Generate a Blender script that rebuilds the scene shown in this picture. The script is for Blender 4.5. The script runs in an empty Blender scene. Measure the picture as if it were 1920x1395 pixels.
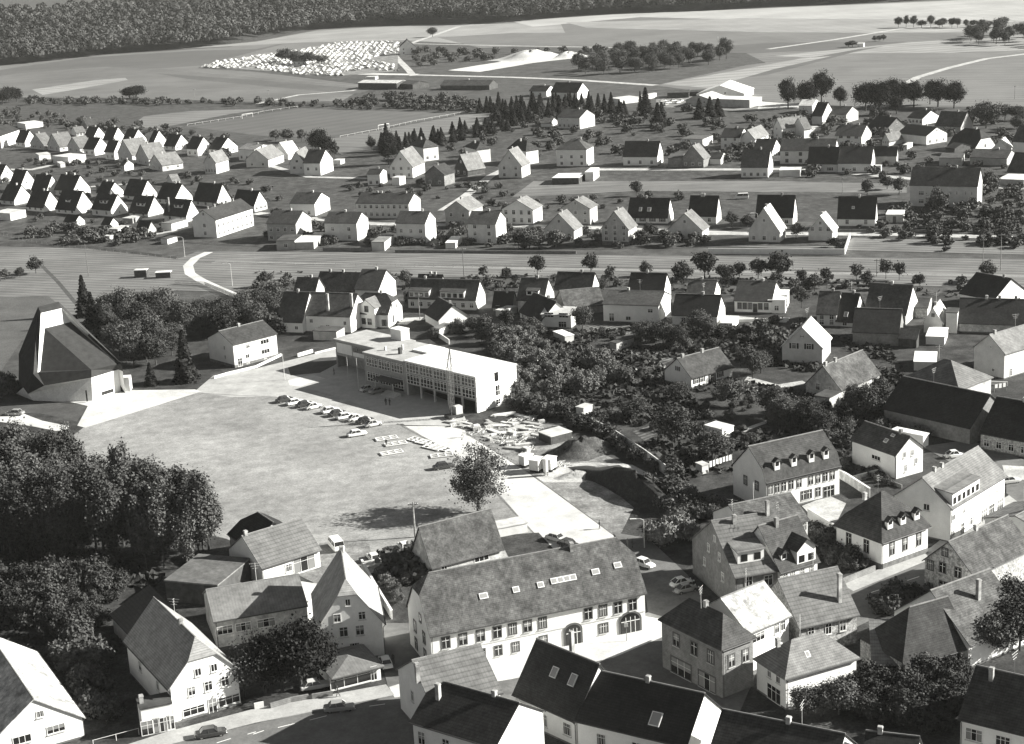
import bpy, bmesh, math, random
import numpy as np
from mathutils import Matrix, Vector
random.seed(7)
SC = bpy.context.scene
COL = SC.collection
# ---------------------------------------------------------------- camera
F_PX, TH, RO, HC = 3100.0, math.radians(15.6), math.radians(-3.0), 105.0
cam = bpy.data.cameras.new('camera'); CAM = bpy.data.objects.new('camera', cam); COL.objects.link(CAM)
cam.sensor_width = 36.0; cam.lens = F_PX*36/1920; cam.clip_start = 1.0; cam.clip_end = 8000
CR = Matrix.Rotation(math.pi/2-TH, 4, 'X') @ Matrix.Rotation(RO, 4, 'Z')
CAM.matrix_world = Matrix.Translation((0, 0, HC)) @ CR
SC.camera = CAM
SC.render.resolution_x = 1024; SC.render.resolution_y = 744
# ---------------------------------------------------------------- light
SUN_AZ, SUN_EL = math.radians(3.0), math.radians(26.0)
W = bpy.data.worlds.new('World'); SC.world = W; W.use_nodes = True
nt = W.node_tree; bg = nt.nodes['Background']
sky = nt.nodes.new('ShaderNodeTexSky'); sky.sky_type = 'NISHITA'; sky.sun_disc = False
sky.sun_elevation = SUN_EL; sky.sun_rotation = math.pi/2-SUN_AZ
hs = nt.nodes.new('ShaderNodeHueSaturation'); hs.inputs['Saturation'].default_value = 0.06
nt.links.new(sky.outputs[0], hs.inputs['Color']); nt.links.new(hs.outputs[0], bg.inputs[0])
bg.inputs[1].default_value = 0.027
sl = bpy.data.lights.new('sun', 'SUN'); sl.energy = 5.0; sl.angle = math.radians(0.5); sl.color = (1.0, 0.985, 0.94)
so = bpy.data.objects.new('sun', sl); COL.objects.link(so)
sd = Vector((math.cos(SUN_AZ)*math.cos(SUN_EL), math.sin(SUN_AZ)*math.cos(SUN_EL), math.sin(SUN_EL)))
so.rotation_euler = sd.to_track_quat('Z', 'Y').to_euler(); so.location = (400, 300, 400)
SC.view_settings.view_transform = 'Standard'; SC.view_settings.look = 'None'
SC.view_settings.exposure = 1.42; SC.view_settings.gamma = 1.0
SC.cycles.max_bounces = 5; SC.cycles.diffuse_bounces = 2; SC.cycles.transparent_max_bounces = 4
# ---------------------------------------------------------------- photo pixels <-> world
KZ = 1/3.985
TI = dict(A=(0,0),B=(480,0),C=(960,0),D=(1440,0),E=(0,300),F=(480,300),G=(960,300),H=(1440,300),I=(0,550),J=(480,550),
 K=(960,550),L=(1440,600),M=(0,1045),N=(480,1045),O=(960,1045),Q=(1440,1045),R=(0,750),S=(480,800),T=(960,750),U=(1440,850),V=(1200,850))
def pix(t, x, y):
    if t == '0': return x, y
    if t == 'W': return 330+x/5.9875, 930+y/5.9875
    if t == 'X': return 840+x/5.9875, 760+y/5.9875
    a, b = TI[t]; return a+x*KZ, b+y*KZ
_c, _s = math.cos(RO), math.sin(RO)
def ray(px, py):
    x = px-960; y = py-697.5
    x, y = _c*x+_s*y, -_s*x+_c*y
    return x, F_PX*math.cos(TH)-y*math.sin(TH), -y*math.cos(TH)-F_PX*math.sin(TH)
def gp(px, py, h=0.0):
    x, y, z = ray(px, py); k = (HC-h)/-z
    return Vector((x*k, y*k))
def g(t, x, y, h=0.0): return gp(*pix(t, x, y), h)
def proj(X, Y, Z):
    Z -= HC
    d = Y*math.cos(TH)-Z*math.sin(TH)
    v = Y*math.sin(TH)+Z*math.cos(TH)
    x = F_PX*X/d; y = -F_PX*v/d
    return 960+_c*x-_s*y, 697.5+_s*x+_c*y
def hgt(top, base):
    b = gp(*base); x, y, z = ray(*top)
    return HC+z*b.length/math.hypot(x, y)
def solve(f, lo, hi, target):
    a = f(lo) < f(hi)
    for _ in range(50):
        m = (lo+hi)/2
        if (f(m) < target) == a: lo = m
        else: hi = m
    return (lo+hi)/2
# ---------------------------------------------------------------- materials
TINT = (1.0, 1.0, 0.972)
MATS = {}
def tone(v): return (v*TINT[0], v*TINT[1], v*TINT[2], 1)
def mat(name, lo, hi, scale=1.0, rough=0.9, rows=0, cols=0, patch=0.0, obj=True, spec=0.2, vary=0.0, wave=None, det=4.0, fine=0.0, extra=None):
    """grey procedural surface: noise between two tones; rows/cols = tile lines by local z / x; patch = large worn patches"""
    if name in MATS: return MATS[name]
    m = bpy.data.materials.new(name); m.use_nodes = True; n = m.node_tree; N = n.nodes; Lk = n.links.new
    bs = N['Principled BSDF']; bs.inputs['Roughness'].default_value = rough
    bs.inputs['Specular IOR Level'].default_value = spec
    tc = N.new('ShaderNodeTexCoord'); src = tc.outputs['Object']
    no = N.new('ShaderNodeTexNoise'); no.inputs['Scale'].default_value = scale; no.inputs['Detail'].default_value = det; no.inputs['Roughness'].default_value = 0.65
    oi = N.new('ShaderNodeObjectInfo')
    ad = N.new('ShaderNodeVectorMath'); ad.operation = 'ADD'; Lk(src, ad.inputs[0])
    cb = N.new('ShaderNodeCombineXYZ'); mu = N.new('ShaderNodeMath'); mu.operation = 'MULTIPLY'; mu.inputs[1].default_value = 200.0
    Lk(oi.outputs['Random'], mu.inputs[0]); Lk(mu.outputs[0], cb.inputs[2])
    Lk(cb.outputs[0], ad.inputs[1]); Lk(ad.outputs[0], no.inputs['Vector'])
    rp = N.new('ShaderNodeValToRGB'); rp.color_ramp.elements[0].position = 0.3; rp.color_ramp.elements[1].position = 0.7
    rp.color_ramp.elements[0].color = tone(lo); rp.color_ramp.elements[1].color = tone(hi)
    Lk(no.outputs['Fac'], rp.inputs[0]); cur = rp.outputs[0]
    def mulby(fac_out, cur):
        mx = N.new('ShaderNodeMix'); mx.data_type = 'RGBA'; mx.blend_type = 'MULTIPLY'; mx.inputs['Factor'].default_value = 1
        Lk(cur, mx.inputs['A']); Lk(fac_out, mx.inputs['B']); return mx.outputs['Result']
    def rng(out, a, b, lo_, hi_):
        r = N.new('ShaderNodeMapRange'); Lk(out, r.inputs[0]); r.inputs[1].default_value = a; r.inputs[2].default_value = b
        r.inputs[3].default_value = lo_; r.inputs[4].default_value = hi_; return r.outputs[0]
    sp = N.new('ShaderNodeSeparateXYZ'); Lk(src, sp.inputs[0])
    for k, ax in ((rows, 'Z'), (cols, 'X')):
        if k:
            w = N.new('ShaderNodeMath'); w.operation = 'MULTIPLY'; w.inputs[1].default_value = 1.0/k; Lk(sp.outputs[ax], w.inputs[0])
            f = N.new('ShaderNodeMath'); f.operation = 'FRACT'; Lk(w.outputs[0], f.inputs[0])
            cur = mulby(rng(f.outputs[0], 0.0, 0.35, 0.62 if ax == 'Z' else 0.85, 1.06), cur)
    if patch:
        n2 = N.new('ShaderNodeTexNoise'); n2.inputs['Scale'].default_value = 0.35; n2.inputs['Detail'].default_value = 6; n2.inputs['Roughness'].default_value = .7
        Lk(ad.outputs[0], n2.inputs['Vector']); cur = mulby(rng(n2.outputs['Fac'], 0.35, 0.65, 1-patch, 1+patch), cur)
    if fine:
        n3 = N.new('ShaderNodeTexNoise'); n3.inputs['Scale'].default_value = 3.2; n3.inputs['Detail'].default_value = 3
        Lk(src, n3.inputs['Vector']); cur = mulby(rng(n3.outputs['Fac'], 0.3, 0.7, 1-fine, 1+fine), cur)
    if wave:
        ang, per, amp = wave[:3]
        mp = N.new('ShaderNodeMapping'); mp.inputs['Rotation'].default_value[2] = -ang; Lk(src, mp.inputs[0])
        wv = N.new('ShaderNodeTexWave'); wv.bands_direction = 'Y'; wv.inputs['Scale'].default_value = 1/per*0.314; wv.inputs['Distortion'].default_value = wave[3] if len(wave) > 3 else 1.0
        wv.inputs['Detail'].default_value = 3; wv.inputs['Detail Scale'].default_value = 0.6
        Lk(mp.outputs[0], wv.inputs[0]); cur = mulby(rng(wv.outputs['Fac'], 0, 1, 1-amp, 1+amp), cur)
        n4 = N.new('ShaderNodeTexNoise'); n4.inputs['Scale'].default_value = 1.0; n4.inputs['Detail'].default_value = 4
        m2 = N.new('ShaderNodeMapping'); m2.inputs['Rotation'].default_value[2] = -ang; m2.inputs['Scale'].default_value = (0.012, 0.35, 1); Lk(src, m2.inputs[0]); Lk(m2.outputs[0], n4.inputs['Vector'])
        cur = mulby(rng(n4.outputs['Fac'], 0.3, 0.7, 1-amp, 1+amp), cur)
    if vary:
        cur = mulby(rng(oi.outputs['Random'], 0, 1, 1-vary, 1+vary), cur)
    Lk(cur, bs.inputs['Base Color'])
    MATS[name] = m; return m
def flat(name, v, rough=0.8, spec=0.3, metal=0.0):
    if name in MATS: return MATS[name]
    m = bpy.data.materials.new(name); m.use_nodes = True; b = m.node_tree.nodes['Principled BSDF']
    b.inputs['Base Color'].default_value = tone(v); b.inputs['Roughness'].default_value = rough; b.inputs['Specular IOR Level'].default_value = spec
    b.inputs['Metallic'].default_value = metal
    MATS[name] = m; return m
ROOF = {
 'd': mat('dark tiles', .018, .036, 2.2, rows=.24, cols=.33, patch=.3, vary=.25, rough=.8),
 'm': mat('brown tiles', .035, .075, 1.6, rows=.24, cols=.33, patch=.3, vary=.25),
 'g': mat('grey weathered tiles', .12, .2, 1.2, rows=.24, cols=.33, patch=.25, vary=.2),
 'r': mat('mossy old tiles', .05, .12, 1.1, rows=.22, cols=.28, patch=.4, vary=.1, fine=.22),
 'p': mat('ribbed pantiles', .11, .17, 1.0, rows=.42, cols=.5, patch=.2, vary=.1),
 'c': mat('corrugated sheets', .12, .19, 1.0, cols=.45, rows=0, patch=.2, vary=.1),
 'h': mat('sun bleached tiles', .22, .34, 1.2, rows=.24, cols=.33, patch=.2, vary=.1),
 'b': mat('bright stained tiles', .22, .55, .8, patch=.35, fine=.2, cols=.4),
 'l': mat('pale felt', .42, .62, .6, patch=.2, vary=.1),
 'w': mat('white gravel', .72, .82, .5, patch=.06),
 'k': mat('tar felt', .05, .08, .5, patch=.3)}
WALL = {
 'w': mat('white render', .72, .82, .4, patch=.05, vary=.04, fine=.03),
 'c': mat('cream render', .55, .66, .5, patch=.08, vary=.08, fine=.05),
 'g': mat('grey render', .34, .46, .6, patch=.12, vary=.12, fine=.08),
 'o': mat('old stained render', .3, .62, .9, patch=.25, fine=.15),
 's': mat('rough stone', .16, .6, 1.8, patch=.3, fine=.4),
 'd': mat('dark boards', .05, .1, 1.0, cols=.4, patch=.2),
 'b': mat('brick', .16, .26, 1.5, rows=.25, patch=.2)}
GLASS = flat('window glass', .018, .15, .6); FRAME = flat('white frame paint', .75); DFRAME = flat('dark stone surround', .1)
PLINTH = mat('plinth stone', .1, .2, 1.5, patch=.2); CONC = mat('concrete', .45, .6, .5, patch=.1); BRICK = mat('chimney brick', .12, .5, .6, vary=.3)
WOOD = mat('weathered wood', .12, .3, 2, patch=.3, vary=.3); DARKM = flat('dark metal', .05, .5); PALEM = flat('pale metal', .55, .4)
SHUT = flat('shutter paint', .05)
# ---------------------------------------------------------------- object helpers
def link(o): COL.objects.link(o); return o
def tag(o, label=None, cat=None, group=None, kind=None):
    if label: o['label'] = label
    if cat: o['category'] = cat
    if group: o['group'] = group
    if kind: o['kind'] = kind
    return o
def empty(name, loc, rz=0.0):
    o = bpy.data.objects.new(name, None); o.location = loc; o.rotation_euler = (0, 0, rz); o.empty_display_size = 0.5; return link(o)
def mesh(name, V, F, mats, mi=None, smooth=False):
    me = bpy.data.meshes.new(name); me.from_pydata([tuple(v) for v in V], [], F)
    for m in (mats if isinstance(mats, (list, tuple)) else [mats]): me.materials.append(m)
    if mi: me.polygons.foreach_set('material_index', mi)
    bm = bmesh.new(); bm.from_mesh(me); bmesh.ops.recalc_face_normals(bm, faces=bm.faces); bm.to_mesh(me); bm.free()
    if smooth: me.polygons.foreach_set('use_smooth', [True]*len(me.polygons))
    return me
def obj(name, me, parent=None, loc=(0, 0, 0), rot=(0, 0, 0), scale=(1, 1, 1)):
    o = bpy.data.objects.new(name, me); o.location = loc; o.rotation_euler = rot; o.scale = scale
    link(o)
    if parent: o.parent = parent
    return o
class MB:
    def __init__(s): s.V = []; s.F = []; s.M = []
    def add(s, V, F, m=0):
        b = len(s.V); s.V += [tuple(v) for v in V]; s.F += [tuple(i+b for i in f) for f in F]; s.M += [m]*len(F)
    def box(s, x0, x1, y0, y1, z0, z1, m=0):
        V = [(x, y, z) for z in (z0, z1) for x, y in ((x0, y0), (x1, y0), (x1, y1), (x0, y1))]
        s.add(V, [(3, 2, 1, 0), (4, 5, 6, 7), (0, 1, 5, 4), (1, 2, 6, 5), (2, 3, 7, 6), (3, 0, 4, 7)], m)
    def bar(s, a, b, r0, r1=None, n=6, m=0):
        a = Vector(a); b = Vector(b); r1 = r0 if r1 is None else r1
        d = (b-a).normalized(); q = d.to_track_quat('Z', 'Y').to_matrix(); V = []
        for p, r in ((a, r0), (b, r1)):
            for i in range(n):
                t = 2*math.pi*i/n; V.append(p+q @ Vector((r*math.cos(t), r*math.sin(t), 0)))
        s.add(V, [(i, (i+1) % n, n+(i+1) % n, n+i) for i in range(n)]+[tuple(range(n))[::-1], tuple(range(n, 2*n))], m)
    def thick(s, V, F, t, m=0):
        """closed slab: the sheet V,F raised by t over itself"""
        n = len(V); E = {}
        for f in F:
            for i in range(len(f)): E[(f[i], f[(i+1) % len(f)])] = 1
        FF = [tuple(i+n for i in f) for f in F]+[tuple(reversed(f)) for f in F]
        FF += [(a, b, b+n, a+n) for (a, b) in E if (b, a) not in E]
        s.add([tuple(v) for v in V]+[(v[0], v[1], v[2]+t) for v in V], FF, m)
    def build(s, name, mats, parent=None, smooth=False, **k):
        me = mesh(name, s.V, s.F, mats, s.M, smooth); return obj(name, me, parent, **k)
    def me(s, name, mats, smooth=False): return mesh(name, s.V, s.F, mats, s.M, smooth)
def copy_tree(o, parent=None):
    c = o.copy(); COL.objects.link(c); c.parent = parent
    for ch in list(o.children): copy_tree(ch, c)
    return c
# ---------------------------------------------------------------- windows
WM = {}; CURT = flat('curtain behind glass', .22, .3, .5)
def win_mesh(w, h, style):
    var = random.choice((0, 0, 1, 2)); k = (round(w, 1), round(h, 1), style, var)
    if k in WM: return WM[k]
    w, h = k[0], k[1]; fm = {'w': FRAME, 'd': DFRAME, 's': FRAME, 'n': FRAME}[style[0]]
    b = MB(); b.box(-w/2, w/2, -.03, .02, 0, h)
    if var == 1: b.box(-w/2+.05, -w/2+.3*w, -.04, -.031, .05, h-.05, 1); b.box(w/2-.3*w, w/2-.05, -.04, -.031, .05, h-.05, 1)
    if var == 2: b.box(-w/2+.05, w/2-.05, -.04, -.031, h*.45, h-.05, 1)
    pane = b.me('pane', [GLASS, CURT])
    f = MB(); t = .09 if style[0] != 'd' else .16
    o = -.07
    f.box(-w/2-t, -w/2, o, .02, -t, h+t); f.box(w/2, w/2+t, o, .02, -t, h+t); f.box(-w/2, w/2, o, .02, h, h+t); f.box(-w/2, w/2, o, .02, -t, 0)
    nm = 1 if w < 1.5 else 2
    for i in range(nm): x = -w/2+w*(i+1)/(nm+1); f.box(x-.035, x+.035, -.055, -.031, 0, h, 1)
    if h > 1.0: f.box(-w/2, w/2, -.05, -.0305, h*.68, h*.68+.06, 1)
    fr = f.me('frame', [fm, FRAME])
    s_ = MB(); s_.box(-w/2-.15, w/2+.15, -.18, .0, -.2, -.12); sill = s_.me('sill', [CONC])
    a = MB(); a.add(b.V, b.F, 0); a.M = [2 if q else 0 for q in b.M]; a.add(f.V, f.F, 1)
    one = a.me('window', [GLASS, fm, CURT])
    if style.endswith('s'):
        h_ = MB(); h_.box(-w/2-.1-w*.48, -w/2-.13, -.06, -.015, 0, h); h_.box(w/2+.13, w/2+.1+w*.48, -.06, -.015, 0, h); sh = h_.me('shutters', [SHUT])
    else: sh = None
    WM[k] = (pane, fr, sill, one, sh); return WM[k]
def window(par, x, y, z, rz, w, h, style='w', near=False):
    pane, fr, sill, one, sh = win_mesh(w, h, style)
    if near:
        o = obj('window', pane, par, (x, y, z), (0, 0, rz)); obj('frame', fr, o); obj('sill', sill, o)
        if sh: obj('shutters', sh, o)
    else:
        o = obj('window', one, par, (x, y, z), (0, 0, rz))
        if sh: obj('shutters', sh, o)
    return o
# ---------------------------------------------------------------- houses
CHM = {}; RIDGE = mat('ridge tiles', .14, .24, 1.5)
def chimney_mesh(w, h):
    k = (w, round(h, 1))
    if k not in CHM:
        b = MB(); b.box(-w/2, w/2, -w/2, w/2, 0, h); b.box(-w/2-.06, w/2+.06, -w/2-.06, w/2+.06, h-.25, h-.12); CHM[k] = b.me('chimney', [BRICK])
    return CHM[k]
LOG = []; LABELS = {}; BAD = []; DIM = {}
def H(t, C, b, A, B, ap, label, name='house', cat='house', kind='gable', roof='m', wall='w', f='', gw='', ang=160, L=None, D=None, rg=0,
      ch=(.35,), k=.4, ovh=.4, plinth=.35, ws='w', dorm=(), skl=(), door=None, grp=None, mr=.35, extra=None, wh=1.25, fz=.95, fr=(), gr=(), kA=None, dbg=0, Dm=13):
    c = pix(t, *C)
    if b > 20:
        h = hgt(c, pix(t, C[0], b)); h = max(1.8, min(h, 13))
    else: h = b
    hh = h+(ap if rg else 0)
    c2 = gp(c[0], c[1], hh)
    def setup(ang_):
        u = Vector((math.cos(ang_), math.sin(ang_)))
        LL = L or solve(lambda q: proj(c2.x+u.x*q, c2.y+u.y*q, hh)[0], .5, 90, pix(t, A[0] if isinstance(A, tuple) else A, 0)[0])
        v = Vector((-u.y, u.x)); s = 1
        if v.y < 0: v = -v; s = -1
        bx = B[0] if isinstance(B, tuple) else B
        dot = None
        if isinstance(B, tuple):
            dot = (gp(*pix(t, *B), hh)-c2).dot(v)
            if dot < 0: v = -v; s = -s; dot = -dot
        DD = D or solve(lambda q: proj(c2.x+v.x*q, c2.y+v.y*q, hh)[0], .5, 60, pix(t, bx, 0)[0])
        if dot and not D and not (.6*dot < DD < 1.5*dot): DD = dot
        return u, LL, v, s, DD
    if isinstance(A, tuple):
        a2 = gp(*pix(t, *A), hh)-c2; u, LL, v, s, DD = setup(math.atan2(a2.y, a2.x))
        if not L: LL = a2.length
    else:
        a0 = math.radians(ang); u, LL, v, s, DD = setup(a0)
        if not D and not isinstance(B, tuple) and (DD > Dm or DD < 3):
            bx = pix(t, B, 0)[0]; sg = -1 if bx > c[0] else 1
            for i in range(1, 30):
                q = setup(a0+sg*math.radians(2*i))
                if 3 < q[4] <= Dm: u, LL, v, s, DD = q; break
    DD = max(2.0, abs(DD))
    if rg: c2 = c2-v*DD/2
    org = c2
    if kind in ('flat',): r = ap if ap < 20 else .3
    elif ap > 20:
        inx = DD/2 if kind in ('hip', 'mansard') else 0
        p = org+v*DD/2+u*inx
        r = solve(lambda q: proj(p.x, p.y, h+q)[1], .2, 12, pix(t, 0, ap)[1])
    else: r = ap
    if dbg or LL > 40 or DD > 18 or r > 7.5 or r < .4 and kind != 'flat' or DD < 3.5 and cat == 'house': LOG.append('H %s %s L%.1f D%.1f h%.1f r%.1f pos %.0f %.0f' % (t, C, LL, DD, h, r, org.x, org.y)+label[:40])
    near = org.y < 300
    root = empty(name, (org.x, org.y, 0), math.atan2(u.y, u.x))
    tag(root, label, cat, grp)
    if label in LABELS and not grp: BAD.append(label)
    LABELS[label] = 1
    wm = WALL[wall]; rm = ROOF[roof]; rt = .16; oe = ovh; og = ovh*.6
    sx = lambda V: [(x, s*y, z) for x, y, z in V]
    wb = MB(); rb = MB()
    def yz(p): return p
    if kind in ('gable', 'pent', 'gmansard', 'half'):
        if kind == 'gable' or kind == 'half': prof = [(0, h), (DD/2, h+r), (DD, h)]
        elif kind == 'pent': prof = [(0, h), (DD, h+r)]
        else: prof = [(0, h), (.9, h+2.1), (DD/2, h+r), (DD, h+.3)]
        kk = k if kind == 'half' else 0; k2 = kA if kA is not None else kk
        def endpoly(x, kk):
            if kk <= 0: return [(x, 0, 0)]+[(x, y, z) for y, z in prof]+[(x, DD, 0)]
            return [(x, 0, 0), (x, 0, h), (x, DD/2*(1-kk), h+r*(1-kk)), (x, DD-DD/2*(1-kk), h+r*(1-kk)), (x, DD, h), (x, DD, 0)]
        for x, q in ((0, kk), (LL, k2)):
            P = endpoly(x, q); wb.add(sx(P), [tuple(range(len(P)))])
        wb.add(sx([(0, 0, 0), (LL, 0, 0), (LL, 0, prof[0][1]), (0, 0, prof[0][1])]), [(0, 1, 2, 3)])
        wb.add(sx([(0, DD, 0), (LL, DD, 0), (LL, DD, prof[-1][1]), (0, DD, prof[-1][1])]), [(0, 1, 2, 3)])
        s0 = (prof[1][1]-prof[0][1])/(prof[1][0]-prof[0][0]); s1 = (prof[-2][1]-prof[-1][1])/(prof[-1][0]-prof[-2][0])
        oe0 = oe if kind != 'gmansard' else .25
        P2 = [(-oe0, prof[0][1]-oe0*s0)]+prof[1:-1]+[(DD+oe, prof[-1][1]-oe*s1)]
        if kk <= 0 and k2 <= 0:
            n = len(P2); V = [(-og, y, z) for y, z in P2]+[(LL+og, y, z) for y, z in P2]
            rb.thick(sx(V), [(i, i+1, n+i+1, n+i) for i in range(n-1)], rt)
        else:
            e0, e1 = DD/2*kk, DD/2*k2
            def ends(x, e, q, sg):
                if q <= 0: return [(x, DD/2, h+r)]*3
                zc = h+r*(1-q)
                return [(x, DD/2*(1-q), zc), (x-sg*e*0+sg*0, DD-DD/2*(1-q), zc)]
            zl = h-oe*s0
            V = [(-og, -oe, zl), (-og, DD/2*(1-kk), h+r*(1-kk)), (e0 if kk > 0 else -og, DD/2, h+r), (-og, DD-DD/2*(1-kk), h+r*(1-kk)), (-og, DD+oe, zl),
                 (LL+og, -oe, zl), (LL+og, DD/2*(1-k2), h+r*(1-k2)), (LL-e1 if k2 > 0 else LL+og, DD/2, h+r), (LL+og, DD-DD/2*(1-k2), h+r*(1-k2)), (LL+og, DD+oe, zl)]
            F = [(0, 5, 6, 7, 2, 1), (4, 3, 2, 7, 8, 9)]
            if kk > 0: F.append((1, 2, 3))
            if k2 > 0: F.append((6, 8, 7))
            rb.thick(sx(V), F, rt)
    elif kind in ('hip', 'mansard'):
        wb.box(0, LL, 0, s*DD, 0, h)
        m_ = min(LL, DD)/2
        rings = [(-oe, h-.05)]
        if kind == 'mansard': rings.append((.9, h+2.0))
        V = []; F = []
        for i, z in rings: V += [(i, i, z), (LL-i, i, z), (LL-i, DD-i, z), (i, DD-i, z)]
        for q in range(len(rings)-1):
            for i in range(4): F.append((4*q+i, 4*q+(i+1) % 4, 4*q+4+(i+1) % 4, 4*q+4+i))
        q = 4*(len(rings)-1); n = len(V)
        if LL >= DD: V += [(m_, DD/2, h+r), (LL-m_, DD/2, h+r)]; F += [(q, q+1, n+1, n), (q+1, q+2, n+1), (q+2, q+3, n, n+1), (q+3, q, n)]
        else: V += [(LL/2, m_, h+r), (LL/2, DD-m_, h+r)]; F += [(q, q+1, n), (q+1, q+2, n+1, n), (q+2, q+3, n+1), (q+3, q, n, n+1)]
        rb.thick(sx(V), F, rt)
    else:
        wb.box(0, LL, 0, s*DD, 0, h)
        o = .12; y0, y1 = (-o, DD+o) if s > 0 else (-DD-o, o)
        rb.box(-o, LL+o, y0, y1, h, h+r)
    if kind in ('gable', 'half', 'gmansard') and org.y < 450:
        x0_, x1_ = (DD/2*kk if kind == 'half' and kk > 0 else -og), (LL-DD/2*k2 if kind == 'half' and k2 > 0 else LL+og)
        yr = DD/2; zr = h+r+rt
        rb.bar((x0_, s*yr, zr-.02), (x1_, s*yr, zr-.02), .13, n=6, m=1)
    wo = wb.build('wall', [wm], root)
    ro = rb.build('roof', [rm, RIDGE], root)
    if near and kind in ('gable', 'half', 'hip', 'mansard', 'gmansard'):
        sl0 = r/(DD/2) if kind in ('gable', 'half') else 0.0
        ze = h-oe*sl0 if kind in ('gable', 'half') else h-.1
        gb = MB(); ye = -oe-.08 if kind != 'gmansard' else -.35; gb.bar((-og, s*ye, ze+.05), (LL+og, s*ye, ze+.05), .09, n=6)
        gb.bar((.15, s*(ye+.02), ze), (.15, -s*.1, ze-.5), .05, n=5); gb.bar((.15, -s*.1, ze-.5), (.15, -s*.1, .1), .05, n=5); gb.build('gutter', [DARKM], root)
    if plinth and cat == 'house' and org.y < 700:
        pb = MB(); y0, y1 = sorted((-.05*s, s*(DD+.05))); pb.box(-.05, LL+.05, y0, y1, 0, plinth); pb.build('plinth', [PLINTH], root)
    # windows on the long front and on the near gable
    def grid(st, W_, face):
        if not st: return
        att = st.endswith('a'); st = st.rstrip('a')
        if st:
            R_, C_ = [int(q) for q in st.split('x')]
            for i in range(R_):
                z = plinth+fz-.35+i*2.75 if R_*2.75-.8 < h+(1.5 if face else 0) or R_ == 1 else plinth+.3+i*h/R_
                for j in range(C_):
                    p = W_*(j+.5)/C_ + (0 if face else 0)
                    hw = 1.0 if W_/C_ > 1.8 else W_/C_*.5
                    if not face and z+wh > h-.15: zz = max(.6, h-.2-wh)
                    else: zz = z
                    if face == 0: window(root, p, -.001*s if s > 0 else .001, zz, 0 if s > 0 else math.pi, hw, wh, ws, near)
                    else: window(root, -.001, s*p, zz, -math.pi/2 if s > 0 else -math.pi/2, hw, wh, ws, near)
        if att: window(root, -.001, s*DD/2, h+r*.42, -math.pi/2, .7, .9, ws, near)
    grid(f, LL, 0); grid(gw, DD, 1)
    for (p, z, w_, h_) in fr: window(root, p*LL, 0, z, 0 if s > 0 else math.pi, w_, h_, ws, near)
    for (p, z, w_, h_) in gr: window(root, 0, s*p*DD, z, -math.pi/2, w_, h_, ws, near)
    if door is not None:
        db = MB(); db.box(door*LL-.5, door*LL+.5, -.06, .03, .05, 2.15) if s > 0 else db.box(door*LL-.5, door*LL+.5, -.03, .06, .05, 2.15)
        db.build('door', [DFRAME], root)
    def rz_at(y):
        if kind in ('gable', 'half', 'hip'): return h+r*(1-abs(y-DD/2)/(DD/2))
        if kind == 'pent': return h+r*y/DD
        if kind in ('mansard', 'gmansard'): return h+2+(r-2)*max(0, 1-abs(y-DD/2)/(DD/2-.9))
        return h+r
    for q in ch:
        if not isinstance(q, tuple): q = (q, .5)
        y = q[1]*DD; z = rz_at(y); top = (h+r+.9 if kind != 'flat' else h+r+1.2)
        zb = z-.35
        obj('chimney', chimney_mesh(.55 if near else .6, top-zb), ro, (q[0]*LL, s*y, zb))
    for (p, y, w_, h_) in skl:   # roof windows lie in the front slope
        a = math.atan2(r, DD/2); yy = y*DD/2; z = rz_at(yy)+rt/math.cos(a)*1.0
        m = MB(); m.box(-w_/2, w_/2, -h_/2, h_/2, -.05, .1); m.box(-w_/2+.12, w_/2-.12, -h_/2+.12, h_/2-.12, .09, .125, 1)
        m.build('skylight', [FRAME, flat('sky lit glass', .3, .1, .8)], ro, loc=(p*LL, s*yy, z), rot=(s*a, 0, 0))
    for d in dorm:               # shed or gabled dormer on the front slope: (p, width, height, 'shed'|'gab', y offset)
        p, w_, h_, ty = d[:4]; yo = d[4] if len(d) > 4 else .6
        z0 = rz_at(yo)+rt if yo > 0 else h; sl = (r-(2 if kind in ('mansard', 'gmansard') else 0))/(DD/2-(.9 if kind in ('mansard', 'gmansard') else 0)) if yo > .95 or kind not in ('mansard', 'gmansard') else 2.1/.9
        zt = z0+h_; dpt = min((zt-z0)/sl, DD/2-yo) if sl > 0 else 2
        m = MB(); x0, x1 = p*LL-w_/2, p*LL+w_/2
        if ty == 'shed':
            yb = yo+dpt*1.35
            m.add(sx([(x0, yo, z0-.5), (x1, yo, z0-.5), (x1, yo, zt), (x0, yo, zt), (x0, yb, zt+.35), (x1, yb, zt+.35), (x0, yb, z0-.5), (x1, yb, z0-.5)]), [(0, 1, 2, 3), (0, 3, 4, 6), (1, 7, 5, 2)], 0)
            yb2 = yb+.5
            m.thick(sx([(x0-.2, yo-.3, zt-.05), (x1+.2, yo-.3, zt-.05), (x1+.2, yb2, zt+.5), (x0-.2, yb2, zt+.5)]), [(0, 1, 2, 3)], .12, 1)
        else:
            rr = w_*.42; yb = yo+dpt+rr/sl; xm = (x0+x1)/2
            m.add(sx([(x0, yo, z0-.5), (x1, yo, z0-.5), (x1, yo, zt), (xm, yo, zt+rr), (x0, yo, zt), (x0, yb, z0-.5), (x1, yb, z0-.5), (x1, yb, zt), (x0, yb, zt)]), [(0, 1, 2, 3, 4), (0, 4, 8, 5), (1, 6, 7, 2)], 0)
            e = .25
            m.thick(sx([(x0-e, yo-.3, zt-e*.84), (xm, yo-.3, zt+rr), (x1+e, yo-.3, zt-e*.84), (x0-e, yb, zt-e*.84), (xm, yb, zt+rr), (x1+e, yb, zt-e*.84)]), [(0, 1, 4, 3), (1, 2, 5, 4)], .12, 1)
        nw = max(1, int(w_/1.5)); gl = MB()
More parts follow.
